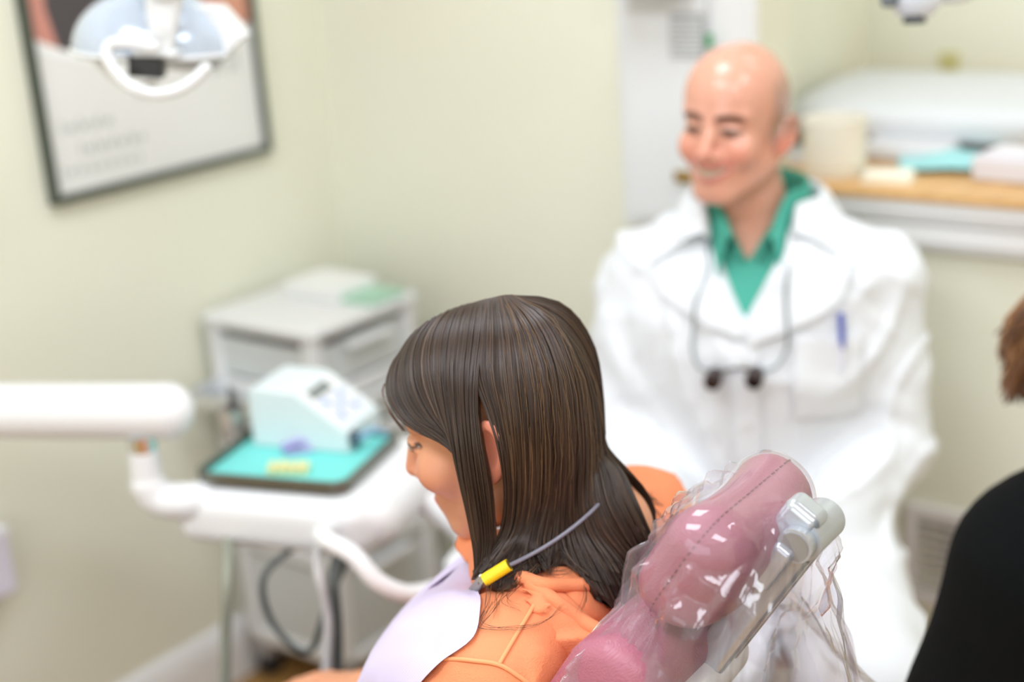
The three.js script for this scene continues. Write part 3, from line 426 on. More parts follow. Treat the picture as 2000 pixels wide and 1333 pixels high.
function headColor(o) {
  const skin = lin(o.skin), lip = lin(o.lip), brow = lin(o.brow), eye = lin(0x2a1a12), white = lin(0xe4dcd6), tooth = lin(0xb5a78e), stub = lin(o.stubble ?? o.skin), flush = lin(o.flush), s = o.smile, wx = 0.024 + 0.008 * s;
  const mix = (a, b, t) => [0, 1, 2].map((k) => lerp(a[k], b[k], t));
  return (p) => {
    const ax = Math.abs(p.x); let c = skin;
    c = mix(c, flush, 0.6 * Math.exp(-(((ax - 0.044) / 0.02) ** 2 + ((p.y + 0.036) / 0.02) ** 2)) * (p.z > 0.03 ? 1 : 0));
    c = mix(c, flush, 0.5 * Math.exp(-((p.x / 0.014) ** 2 + ((p.y + 0.036) / 0.014) ** 2)) * (p.z > 0.08 ? 1 : 0));
    if (ax > 0.078) c = mix(c, flush, 0.8);
    if (o.stubble && p.y > -0.03 && p.z < 0.035 && ax > 0.03) { const top = sstep(0.085, 0.05, p.y + 0.25 * p.z), front = sstep(0.035, 0.01, p.z); c = mix(c, stub, 0.75 * top * front * sstep(-0.03, 0.0, p.y)); }
    const by = (o.browY ?? 0.0185) + 0.003 * Math.sin((ax - 0.012) / 0.036 * Math.PI);
    if (p.z > 0.04 && ax > 0.01 && ax < 0.054) c = mix(c, brow, 0.9 * sstep(0.0085, 0.004, Math.abs(p.y - by) + (0.55 + 0.45 * perlin.noise(ax * 900, p.y * 300, 3)) * 0.0014) * sstep(0.008, 0.014, ax) * sstep(0.055, 0.046, ax));
    if (p.z > 0.06) { const ex = ax - 0.0315, ey = p.y + 0.001, open = 0.0056 - 0.0018 * s; if (Math.abs(ey) < open * (1 - (ex / 0.0145) ** 2)) { c = Math.abs(ex + 0.001) < 0.0085 ? eye : mix(white, eye, 0.5); } else if (Math.abs(ey) < open * (1 - (ex / 0.0155) ** 2) + 0.0026) c = mix(c, eye, ey > 0 ? 0.9 : 0.55); }
    if (p.z > 0.045 && ax < wx + 0.004) {
      const up = 0.011 * s, lu = -0.0605 + up * (ax / wx) ** 2, ll = -0.0665 - 0.006 * s + (up + 0.006 * s) * (ax / wx) ** 2;
      if (p.y < lu + 0.007 && p.y > ll - 0.009) c = mix(c, lip, 0.85 * sstep(wx + 0.004, wx, ax));
      if (s > 0.3 && p.y < lu - 0.0005 && p.y > ll + 0.0005 && ax < wx * 0.92) c = tooth;
    }
    return c;
  };
}
// a relaxed hand: wrist at the origin, fingers along +z, back of the hand +y, thumb on +x
function handField(curl = 0.5) {
  const F = [[0.026, 0.008, 0.078, 0.03, 0.02, 0.017], [0.009, 0.01, 0.084, 0.034, 0.023, 0.019], [-0.008, 0.009, 0.08, 0.031, 0.021, 0.018], [-0.024, 0.005, 0.071, 0.025, 0.016, 0.015]].map(([x, y, z, a, b, c], i) => {
    let q = [x, y, z, 0.0092 - i * 0.0004], ang = -0.15; const out = [q];
    for (const [k, l] of [a, b, c].entries()) { ang -= curl * [0.7, 0.9, 0.6][k]; q = [q[0] + (1.2 - i * 0.8) * 0.0016, q[1] + Math.sin(ang) * l, q[2] + Math.cos(ang) * l, 0.0088 - k * 0.0008 - i * 0.0004]; out.push(q); }
    return out;
  });
  const th = [[0.022, -0.004, 0.022, 0.013], [0.042, -0.014, 0.05, 0.011], [0.045, -0.022, 0.078, 0.0098], [0.04, -0.028, 0.098, 0.0085]];
  return (p) => {
    let d = sEll(p, [0.001, 0.002, 0.042], [0.037, 0.0155, 0.05]); d = smin(d, sCap(p, [0, 0, -0.03], [0, 0.001, 0.012], 0.024, 0.024), 0.02);
    d = smin(d, sEll(p, [0.02, -0.006, 0.03], [0.016, 0.014, 0.024]), 0.012);
    let f = 9; for (const c of F) f = Math.min(f, sChain(p, c, 0.003)); f = Math.min(f, sChain(p, th, 0.005));
    return smin(d, f, 0.007);
  };
}
const aim = (pos, fwd, up) => { const z = fwd.clone().normalize(), x = up.clone().cross(z).normalize(), y = z.clone().cross(x); return new THREE.Matrix4().makeBasis(x, y, z).setPosition(pos); };
function handGeo(curl, m4, skin, flip) { const g = sdfGeo(handField(curl), [-0.06, -0.09, -0.06], [0.07, 0.04, 0.18], 0.0034); if (flip) { g.scale(-1, 1, 1); const a = g.index.array; for (let i = 0; i < a.length; i += 3) [a[i], a[i + 1]] = [a[i + 1], a[i]]; g.computeVertexNormals(); } return paint(pose(g, m4), lin(skin)); }
const skinMat = (r = 0.42) => new THREE.MeshPhysicalMaterial({ color: 0xffffff, vertexColors: true, roughness: r, specularIntensity: 1 });
const n3 = (x, y, z) => perlin.noise(x, y, z);
const clothTex = noiseTexture(128, (u, v) => { const n = 0.5 + 0.25 * Math.sin(u * 128 * Math.PI) + 0.25 * Math.sin(v * 128 * Math.PI); return [n, n, n]; }, false, 1);

// ---------------------------------------------------------------- the man in the white coat
const MAN = V(-1.009, 0, -1.922), MANY = 20 * D;
{
  const t = thing('person', 'smiling bald man in white lab coat and teal shirt seated by the wall', 'person'); t.position.copy(MAN); t.rotation.y = MANY;
  const o = { smile: 1, jaw: 1.08, wide: 1.02, neck: [0.01, -0.155, -0.055], skin: 0xdda28b, lip: 0xc76f68, brow: 0x35201a, stubble: 0xa98574, flush: 0xe08a74 };
  const headM = turned(V(-0.026, 1.24, 0.03), -17 * D, -1 * D, -3 * D).scale(V(0.945, 0.945, 0.945)), field = headField(o);
  const sh = 0.185, torso = (p, g) => {            // torso in the man's own frame, g = how much the cloth stands off
    const q = { x: p.x, y: p.y, z: p.z * 1.42 };
    let d = sCap(q, [0, 0.6, 0.0], [0, 0.84, 0.02], 0.15 + g, 0.152 + g);
    d = smin(d, sCap(q, [-0.085, 0.93, 0.0], [0.085, 0.93, 0.0], 0.115 + g, 0.115 + g), 0.12);
    d = smin(d, sCap(q, [-0.135, 0.995, -0.025], [0, 1.03, -0.03], 0.05 + g, 0.06 + g), 0.06); d = smin(d, sCap(q, [0.135, 0.995, -0.025], [0, 1.03, -0.03], 0.05 + g, 0.06 + g), 0.06);
    return d * 0.8;
  };
  const armL = [[sh, 0.985, -0.02, 0.052], [0.208, 0.735, 0.03, 0.042], [0.1, 0.66, 0.24, 0.03]], armR = [[-sh, 0.985, -0.02, 0.052], [-0.225, 0.735, 0.03, 0.042], [-0.09, 0.66, 0.25, 0.03]];
  const legs = (p, g) => Math.min(sChain(p, [[0.1, 0.58, 0.0, 0.085 + g], [0.2, 0.55, 0.42, 0.06 + g], [0.2, 0.1, 0.4, 0.042 + g]], 0.03), sChain(p, [[-0.1, 0.58, 0.0, 0.085 + g], [-0.2, 0.55, 0.42, 0.06 + g], [-0.2, 0.1, 0.4, 0.042 + g]], 0.03));
  const bodyF = (p) => { let d = torso(p, -0.012); d = smin(d, sChain(p, armL, 0.02), 0.04); d = smin(d, sChain(p, armR, 0.02), 0.04); d = smin(d, legs(p, 0), 0.04); d = smin(d, sCap(p, [0, 1.0, -0.03], [-0.012, 1.1, -0.012], 0.058, 0.056), 0.04); for (const s of [-1, 1]) d = smin(d, sCap(p, [s * 0.2, 0.05, 0.4], [s * 0.22, 0.035, 0.55], 0.04, 0.035), 0.02); return d; };
  const skin = o.skin;
  const lh = aim(V(0.075, 0.66, 0.255), V(-0.8, -0.12, 0.45), V(0.2, 1, 0.3)), rh = aim(V(-0.07, 0.645, 0.265), V(0.85, -0.05, 0.4), V(-0.1, 1, 0.4));
  const bodyGeo = merge([paint(sdfGeo(bodyF, [-0.36, 0, -0.2], [0.36, 1.13, 0.62], 0.014), lin(skin)), pose(sdfGeo(field, [-0.115, -0.19, -0.14], [0.115, 0.14, 0.13], 0.0024, headColor(o)), headM), handGeo(0.75, lh, skin, true), handGeo(0.75, rh, skin, false)]);
  mesh('body', bodyGeo, skinMat(0.2), t);
  // teal shirt
  const shirtF = (p) => { let d = torso(p, 0.002); d = smin(d, sCap(p, [0, 1.02, -0.035], [-0.008, 1.075, -0.025], 0.075, 0.07), 0.04); d = smax(d, p.y - 1.088 + p.z * 0.25, 0.004); d = smax(d, -Math.max(Math.abs(p.x + 0.006) - clamp((p.y - 1.03) / 0.06) * 0.034, 1.03 - p.y, -p.z), 0.003); return smax(d, 0.62 - p.y, 0.01); };
  const shirtMat = std(0x46a692, 0.75), coatMat = std(0xe3e6ea, 0.75, { bumpMap: clothTex, bumpScale: 0.0002 });
  mesh('shirt', sdfGeo(shirtF, [-0.26, 0.6, -0.2], [0.26, 1.14, 0.2], 0.007), shirtMat, t);
  // coat: body, sleeves and skirt over the thighs, folds, cut open at the neck
  const vcut = (p) => { const h = clamp((p.y - 0.955) / 0.13); return Math.max(Math.abs(p.x + 0.004) - h * 0.068, 0.955 - p.y, -p.z + 0.02); };
  const neckHole = (p) => sCap(p, [0.0, 1.06, -0.035], [-0.012, 1.25, -0.0], 0.085, 0.1);
  const coatF = (p) => {
    let d = torso(p, 0.022);
    const arm = (A) => sChain(p, [[A[0][0], A[0][1], A[0][2], 0.066], [A[1][0], A[1][1], A[1][2], 0.06], [lerp(A[1][0], A[2][0], 0.86), lerp(A[1][1], A[2][1], 0.86), lerp(A[1][2], A[2][2], 0.86), 0.05]], 0.03);
    d = smin(d, Math.min(arm(armL), arm(armR)), 0.028);
    let sk = Math.min(sCap(p, [0.09, 0.58, 0.0], [0.2, 0.545, 0.44], 0.115, 0.085), sCap(p, [-0.09, 0.58, 0.0], [-0.2, 0.545, 0.44], 0.115, 0.085)); sk = Math.min(sk, sCap(p, [0, 0.58, 0.02], [0, 0.5, 0.34], 0.1, 0.06));
    for (const s of [-1, 1]) sk = smin(sk, sCap(p, [s * 0.2, 0.53, 0.45], [s * 0.215, 0.36, 0.46], 0.085, 0.075), 0.04);
    d = smin(d, sk, 0.05); d = smax(d, 0.35 - p.y, 0.01);
    // folds: slanted on the chest, rings on the sleeves
    const side = Math.abs(p.x) > 0.17 ? 1 : 0, r = n3(p.x * 7, p.y * 9 + p.x * 6, p.z * 6), r2 = n3(p.x * 16 + 4, p.y * 26 + Math.abs(p.x) * 16, p.z * 15);
    const r3 = 1 - Math.min(1, Math.abs(n3(p.x * 6 + 9, p.y * 7 - Math.abs(p.x) * 7, p.z * 5)) * 4.5); d -= 0.01 * r + 0.006 * Math.max(0, r2) * (0.6 + side) + 0.009 * r3 * r3;
    d = smax(d, -neckHole(p), 0.006); return smax(d, -vcut(p), 0.006);
  };
  const coat = mesh('lab_coat', sdfGeo(coatF, [-0.37, 0.33, -0.24], [0.37, 1.16, 0.58], 0.0075), coatMat, t);
  // lapels, collar, pocket, buttons
  const back = V(0, 0, -1), P2 = (x, y, z = 0.1) => V(x, y, z);
  for (const s of [-1, 1]) {
    mesh('lapel', cloth(s < 0 ? [[P2(-0.062, 1.085), P2(-0.045, 1.01), P2(-0.004, 0.952)], [P2(-0.145, 1.035), P2(-0.125, 0.985), P2(-0.004, 0.928)]] : [[P2(0.15, 1.035), P2(0.13, 0.98), P2(0.006, 0.92)], [P2(0.062, 1.085), P2(0.04, 1.01), P2(-0.006, 0.946)]], coatF, back, 0.006, 0.004, 8, 16), coatMat, coat);
    const ring = (r, y, lift) => { const l = []; for (let k = 0; k <= 8; k++) { const a = lerp(0.42, Math.PI, k / 8); l.push(V(s * Math.sin(a) * r * 1.05 - 0.004, y + 0.02 * (k / 8) + lift, -0.03 + Math.cos(a) * r * 0.95)); } return l; };
    const A = ring(0.09, 1.078, 0.012), B = ring(0.098, 1.095, 0.018), C = ring(0.13, 1.055, 0.006); A[0].set(s * 0.062, 1.07, 0.07); B[0].set(s * 0.075, 1.08, 0.075); C[0].set(s * 0.155, 1.03, 0.075);
    mesh('collar', cloth(s > 0 ? [C, B, A] : [A, B, C], null, null, 0, 0.004, 8, 16), coatMat, coat);
    // shirt collar points
    const a = ring(0.066, 1.085, 0.01), b = ring(0.076, 1.118, 0.01), c = ring(0.082, 1.07, 0.0); a[0].set(s * 0.012, 1.035, 0.075); b[0].set(s * 0.03, 1.075, 0.07); c[0].set(s * 0.05, 1.0, 0.1); c[1].z += 0.015;
    mesh('shirt_collar', cloth(s > 0 ? [c, b, a] : [a, b, c], null, null, 0, 0.003, 8, 18), shirtMat, t);
  }
  mesh('front_flap', cloth([[P2(0.02, 0.93), P2(0.022, 0.75), P2(0.02, 0.64)], [P2(-0.022, 0.925), P2(-0.02, 0.75), P2(-0.022, 0.64)]], coatF, back, 0.003, 0.003, 4, 20), coatMat, coat);
  mesh('chest_pocket', cloth([[P2(0.165, 0.935), P2(0.165, 0.81)], [P2(0.07, 0.94), P2(0.07, 0.81)]], coatF, back, 0.0035, 0.003, 10, 10), coatMat, coat);
  for (const y of [0.9, 0.8, 0.7]) { const q = march(coatF, P2(0, y), back); mesh('button', new THREE.CylinderGeometry(0.006, 0.006, 0.003, 16).rotateX(Math.PI / 2).translate(q.x, q.y, q.z + 0.008), std(0xe4e4e2, 0.3), coat); }
  mesh('trousers', sdfGeo((p) => smax(smax(legs(p, 0.012), p.y - 0.5, 0.01), 0.09 - p.y, 0.005), [-0.32, 0.06, 0.0], [0.32, 0.54, 0.56], 0.011), std(0x4c4a4a, 0.8), t);
  for (const s of [-1, 1]) mesh('shoe', sdfGeo((p) => smax(smin(sCap(p, [s * 0.2, 0.05, 0.4], [s * 0.225, 0.035, 0.58], 0.052, 0.042), sCap(p, [s * 0.2, 0.1, 0.4], [s * 0.2, 0.06, 0.42], 0.05, 0.05), 0.03), 0.002 - p.y, 0.004), [s * 0.21 - 0.1, -0.01, 0.32], [s * 0.21 + 0.1, 0.16, 0.66], 0.008), std(0x2a2622, 0.5), t);
  // things he wears that are his own: loupes on a cord, a pen in the pocket
  const W = new THREE.Matrix4().compose(MAN, t.quaternion, V(1, 1, 1)), lift = (x, y, h = 0.007) => { const q = march(coatF, P2(x, y), back); q.addScaledVector(grad(coatF, q), h); return q; };
  const lo = thing('loupes', 'dark dental loupes hanging on a thin grey cord over the white coat', 'loupes'); lo.position.copy(MAN); lo.rotation.y = MANY;
  const cord = std(0x8b9597, 0.5), dark = std(0x33221f, 0.4);
  const side = (s) => [V(s * 0.076, 1.1, -0.01), V(s * 0.066, 1.06, 0.055), lift(s * 0.058 - 0.004, 1.02, 0.012), lift(s * 0.064 - 0.006, 0.98, 0.011), lift(s * 0.068 - 0.008, 0.94, 0.01), lift(s * 0.068 - 0.01, 0.915, 0.01), lift(s * 0.056 - 0.012, 0.892, 0.011), lift(s * 0.028 - 0.013, 0.884, 0.014)];
  for (const s of [-1, 1]) { mesh('cord', tube(side(s), 0.0024, 60, 8), cord, lo); const e = lift(s * 0.03 - 0.013, 0.88, 0.016), b = mesh('telescope', merge([rod(e.clone().add(V(0, 0, -0.012)), e.clone().add(V(0, -0.004, 0.014)), 0.0115, 0.0135), rod(e.clone().add(V(0, -0.004, 0.014)), e.clone().add(V(0, -0.006, 0.02)), 0.0135, 0.012)]), dark, lo); mesh('eyepiece_lens', new THREE.CylinderGeometry(0.009, 0.009, 0.002, 20).rotateX(Math.PI / 2).translate(e.x, e.y - 0.006, e.z + 0.021), std(0x15100e, 0.1), b); }
  mesh('bridge', tube([lift(-0.043, 0.883, 0.012), lift(-0.013, 0.888, 0.016), lift(0.017, 0.883, 0.012)], 0.0025), std(0x6e6a6c, 0.4, { metalness: 0.5 }), lo);
  mesh('neck_strap', tube([V(-0.076, 1.1, -0.01), V(-0.075, 1.112, -0.06), V(0, 1.125, -0.115), V(0.075, 1.112, -0.06), V(0.076, 1.1, -0.01)], 0.0024, 40, 8), cord, lo);
  const pen = thing('pen', 'blue pen clipped in the coat\'s chest pocket', 'pen'); pen.position.copy(MAN); pen.rotation.y = MANY;
  const pt = lift(0.135, 0.965, 0.006), pm = lift(0.137, 0.88, 0.006), up = pt.clone().sub(pm).normalize(); mesh('barrel', rod(pm, pt, 0.0036), std(0xe2e3ee, 0.3), pen); mesh('cap', rod(lift(0.137, 0.925, 0.008), pt.clone().addScaledVector(up, 0.004), 0.0045), std(0x4053b8, 0.35), pen); mesh('clip', rod(lift(0.137, 0.918, 0.014), pt.clone().add(V(0, 0, 0.007)), 0.0018), std(0x4053b8, 0.35), pen);
}
// his stool
{
  const t = thing('operator_stool', 'low round stool with mauve seat under the man in white', 'stool'); t.position.copy(MAN); t.rotation.y = MANY;
  mesh('seat', new THREE.LatheGeometry([[0, 0.4], [0.17, 0.4], [0.195, 0.415], [0.2, 0.44], [0.19, 0.465], [0.1, 0.475], [0, 0.476]].map(([a, b]) => new THREE.Vector2(a, b)), 40), std(0xb0737f, 0.5), t);
  mesh('gas_lift', rod(V(0, 0.1, 0), V(0, 0.4, 0), 0.026), chrome, t);
  for (let k = 0; k < 5; k++) { const a = k * 72 * D + 0.5, l = mesh('leg', rod(V(0, 0.11, 0), V(Math.cos(a) * 0.25, 0.075, Math.sin(a) * 0.25), 0.022, 0.015), chrome, t); mesh('caster', new THREE.SphereGeometry(0.03, 16, 12).scale(0.7, 1, 1).translate(Math.cos(a) * 0.25, 0.03, Math.sin(a) * 0.25), std(0x2b2b2d, 0.5), l); }
}
// ---------------------------------------------------------------- assistant at the right edge, seen only in part
{
  const AY = 230 * D, hc = at(2445, 250, 0.95), base = V(hc.x, 0, hc.z);
  const t = thing('person', 'person in black top with brown hair cut off by the right edge', 'person'); t.position.copy(base); t.rotation.y = AY;
  const hy = hc.y - 0.02, q = V(0.015, hy - 0.03, 0.02), shY = hy - 0.215, o = { smile: 0.2, neck: [0, -0.15, -0.05], skin: 0xd9a184, lip: 0xb86a5e, brow: 0x4a3020, flush: 0xd8907c, female: 1 };
  const arm = (s) => [[s * 0.145, shY - 0.06, -0.02, 0.05], [s * 0.2, shY - 0.3, 0.04, 0.04], [s * 0.1, shY - 0.46, 0.26, 0.028]];
  const torso = (p, g) => { const w = { x: p.x, y: p.y, z: p.z * 1.35 }; let d = sCap(w, [0, 0.5, 0], [0, shY - 0.2, 0.01], 0.15 + g, 0.13 + g); d = smin(d, sCap(w, [-0.07, shY - 0.1, 0], [0.07, shY - 0.1, 0], 0.1 + g), 0.1); return smin(d, smin(sCap(w, [-0.12, shY - 0.05, -0.02], [0, shY + 0.03, -0.02], 0.045 + g, 0.05 + g), sCap(w, [0.12, shY - 0.05, -0.02], [0, shY + 0.03, -0.02], 0.045 + g, 0.05 + g), 0.02), 0.05) * 0.8; };
  const legs = (p, g) => Math.min(...[-1, 1].map((s) => sChain(p, [[s * 0.1, 0.52, 0, 0.085 + g], [s * 0.13, 0.5, 0.42, 0.06 + g], [s * 0.13, 0.08, 0.4, 0.042 + g], [s * 0.14, 0.04, 0.5, 0.036 + g]], 0.03)));
  const bodyF = (p) => { let d = torso(p, -0.01); for (const s of [-1, 1]) d = smin(d, sChain(p, arm(s), 0.02), 0.03); d = smin(d, legs(p, 0), 0.03); return smin(d, sCap(p, [0, shY, -0.02], [0.012, hy - 0.12, -0.005], 0.05, 0.046), 0.03); };
  const M = turned(q, 10 * D, 12 * D), hd = headField(o);
  mesh('body', merge([paint(sdfGeo(bodyF, [-0.3, 0, -0.2], [0.3, hy - 0.06, 0.6], 0.015), lin(o.skin)), pose(sdfGeo(hd, [-0.11, -0.17, -0.14], [0.11, 0.14, 0.13], 0.004, headColor(o)), M), handGeo(0.6, aim(V(0.1, shY - 0.46, 0.27), V(-0.5, -0.2, 0.9), V(0, 1, 0)), o.skin, true), handGeo(0.6, aim(V(-0.1, shY - 0.46, 0.27), V(0.5, -0.2, 0.9), V(0, 1, 0)), o.skin, false)]), skinMat(), t);
  const topF = (p) => { let d = torso(p, 0.012); for (const s of [-1, 1]) { const a = arm(s); d = smin(d, sChain(p, [[a[0][0], a[0][1], a[0][2], 0.066], [a[1][0], a[1][1], a[1][2], 0.056], [lerp(a[1][0], a[2][0], 0.8), lerp(a[1][1], a[2][1], 0.8), lerp(a[1][2], a[2][2], 0.8), 0.046]], 0.03), 0.03); } d -= 0.005 * n3(p.x * 9, p.y * 11, p.z * 9); d = smax(d, -sCap(p, [0, shY + 0.05, -0.01], [0, shY + 0.2, 0], 0.065, 0.08), 0.01); return smax(d, 0.46 - p.y, 0.01); };
  mesh('black_top', sdfGeo(topF, [-0.34, 0.44, -0.24], [0.34, shY + 0.12, 0.34], 0.009), std(0x040506, 0.95, { specularIntensity: 0.3 }), t);
  mesh('trousers', sdfGeo((p) => smax(legs(p, 0.012), 0.07 - p.y, 0.005), [-0.28, 0.05, -0.14], [0.28, 0.64, 0.62], 0.012), std(0x16171a, 0.8), t);
  // hair: cap, bun and loose ends
  const hairF = (p) => { const f = hd(p) - 0.012; let d = Math.max(f, 0.01 - (p.y - 0.02) - 0.0 * p.z + (p.z > 0 ? p.z * 0.9 : p.z * 0.9)); d = smin(d, sEll(p, [0, 0.03, -0.13], [0.045, 0.04, 0.035]), 0.02); return d - 0.004 * n3(p.x * 60, p.y * 20, p.z * 60); };
  mesh('hair', pose(sdfGeo(hairF, [-0.12, -0.12, -0.19], [0.12, 0.16, 0.13], 0.005), M), std(0x6b452a, 0.45), t);
  const strands = []; const tip = at(1972, 690, 0.95).sub(base).applyAxisAngle(V(0, 1, 0), -AY), root = V(0.06, hy - 0.01, -0.085);
  const L2 = (v) => v.clone().sub(base).applyAxisAngle(V(0, 1, 0), -AY);
  for (let k = 0; k < 420; k++) { const e = L2(at(1958 + rnd() * 70 + 18 * rnd() * rnd(), 628 + rnd() * 125, 0.93 + rnd() * 0.05)), m = e.clone().lerp(root, 0.5).add(V((rnd() - 0.5) * 0.04, (rnd() - 0.2) * 0.03, (rnd() - 0.5) * 0.04)); strands.push(paint(tube([root, m, e, e.clone().add(V((rnd() - 0.5) * 0.012, -0.006 - rnd() * 0.01, (rnd() - 0.5) * 0.012))], 0.0011, 10, 3), lin([0x6b452a, 0x4a2e1b, 0x8a5f3c][k % 3]))); }
  mesh('hair_ends', merge(strands), new THREE.MeshPhysicalMaterial({ vertexColors: true, roughness: 0.45 }), t);
}
// ---------------------------------------------------------------- the patient
const WOM = V(-1.02, 0, -1.03), WYAW = -80 * D, HEAD = V(-0.836, 1.101, -1.035);
const womM = turned(WOM, WYAW), womInv = womM.clone().invert(), headW = turned(HEAD, -66 * D, 17 * D), headInv = headW.clone().invert();
const rayIn = (px, py) => ({ o: camera.position.clone().applyMatrix4(womInv), d: rayOf(px, py).transformDirection(womInv) });
const hitField = (f, px, py, lift = 0, from = 0.9) => { const { o, d } = rayIn(px, py), q = o.addScaledVector(d, from); for (let i = 0; i < 160; i++) { const s = f(q); if (s < 0.0005) break; q.addScaledVector(d, Math.max(0.0005, s * 0.6)); } return q.addScaledVector(grad(f, q), lift); };
// torso frame: x across, s along the reclined spine from the hips, n to the front
const SP = V(0, 0.825, -0.566), FR = V(0, 0.566, 0.825), HIP = V(0, 0.55, 0);
const TP = (x, s, n) => HIP.clone().addScaledVector(SP, s).addScaledVector(FR, n).add(V(x, 0, 0));
const inTorso = (p) => { const y = p.y - HIP.y, z = p.z; return { x: p.x, y: y * SP.y + z * SP.z, z: y * FR.y + z * FR.z }; };
const TA = (x, s, n, r) => { const p = TP(x, s, n); return [p.x, p.y, p.z, r]; };
const wTorso = (p, g) => {
  const q = inTorso(p), w = { x: q.x, y: q.y, z: q.z * 1.38 };
  let d = sCap(w, [0, 0.0, 0], [0, 0.2, 0], 0.14 + g, 0.118 + g);
  d = smin(d, sCap(w, [-0.06, 0.34, 0], [0.06, 0.34, 0], 0.105 + g), 0.1);
  for (const s of [-1, 1]) { d = smin(d, sCap(w, [s * 0.145, 0.422, -0.01], [0, 0.455, -0.02], 0.042 + g, 0.052 + g), 0.05); d = smin(d, sEll(q, [s * 0.065, 0.28, 0.055], [0.055 + g, 0.06 + g, 0.035 + g]), 0.04); }
  return d * 0.85;
};
const wArm = { l: [TA(0.175, 0.425, -0.005, 0.046), [0.25, 0.665, -0.14, 0.038], [0.15, 0.655, -0.06, 0.026]], r: [TA(-0.175, 0.425, -0.005, 0.046), [-0.25, 0.66, -0.12, 0.038], [-0.105, 0.655, 0.085, 0.026]] };
const wLegs = (p, g) => Math.min(...[-1, 1].map((s) => sChain(p, [[s * 0.085, 0.54, 0.02, 0.088 + g], [s * 0.1, 0.43, 0.42, 0.058 + g], [s * 0.1, 0.26, 0.8, 0.04 + g], [s * 0.1, 0.31, 0.88, 0.034 + g]], 0.03)));
const hoodieMat = std(0xea8c5f, 0.85, { sheen: 0.35, sheenColor: new THREE.Color(0xffb98c), sheenRoughness: 0.5, bumpMap: noiseTexture(128, (u, v) => { const n = 0.5 + 0.5 * pn(u, v, 70); return [n, n, n]; }, false, 1), bumpScale: 0.0006 });
const hoodieF = (p) => {
  let d = wTorso(p, 0.02);
  for (const a of [wArm.l, wArm.r]) d = smin(d, sChain(p, [[...a[0].slice(0, 3), 0.064], [...a[1].slice(0, 3), 0.055], [...[0, 1, 2].map((k) => lerp(a[1][k], a[2][k], 0.85)), 0.042]], 0.03), 0.035);
  const q = inTorso(p); d -= 0.005 * n3(q.x * 12, q.y * 10 + q.x * 8, q.z * 10) + 0.005 * (1 - Math.min(1, Math.abs(n3(q.x * 9 + 3, q.y * 9 - q.x * 8, q.z * 8)) * 5)) ** 2;
  const nb = TP(0, 0.47, 0.0), nt = TP(0, 0.62, 0.05); d = smax(d, -sCap(p, [nb.x, nb.y, nb.z], [nt.x, nt.y, nt.z], 0.062, 0.075), 0.012);
  return smax(d, -(q.y + 0.06), 0.01);
};
const hoodF = (p) => {                           // hood lying bunched round the neck and down the back
  const q = inTorso(p); let d = 9;
  for (const s of [-1, 1]) d = Math.min(d, sChain(q, [[s * 0.04, 0.425, 0.11, 0.014], [s * 0.09, 0.458, 0.06, 0.022], [s * 0.12, 0.472, -0.01, 0.026], [s * 0.112, 0.474, -0.085, 0.028], [s * 0.06, 0.472, -0.135, 0.03], [0, 0.472, -0.14, 0.03]], 0.03));
  d = smin(d, sEll(q, [0, 0.4, -0.13], [0.15, 0.1, 0.036]), 0.04);
  d = smin(d, sCap(q, [-0.08, 0.35, -0.135], [0.08, 0.35, -0.135], 0.032), 0.05);
  d = smax(d, -sEll(q, [0, 0.53, -0.03], [0.075, 0.075, 0.085]), 0.02);
  return (d - 0.006 * n3(q.x * 16, q.y * 18 + q.x * 8, q.z * 16) - 0.008 * (1 - Math.min(1, Math.abs(n3(q.x * 11 + 2, q.y * 13 + q.z * 9, q.z * 10)) * 4)) ** 2) * 0.8;
};
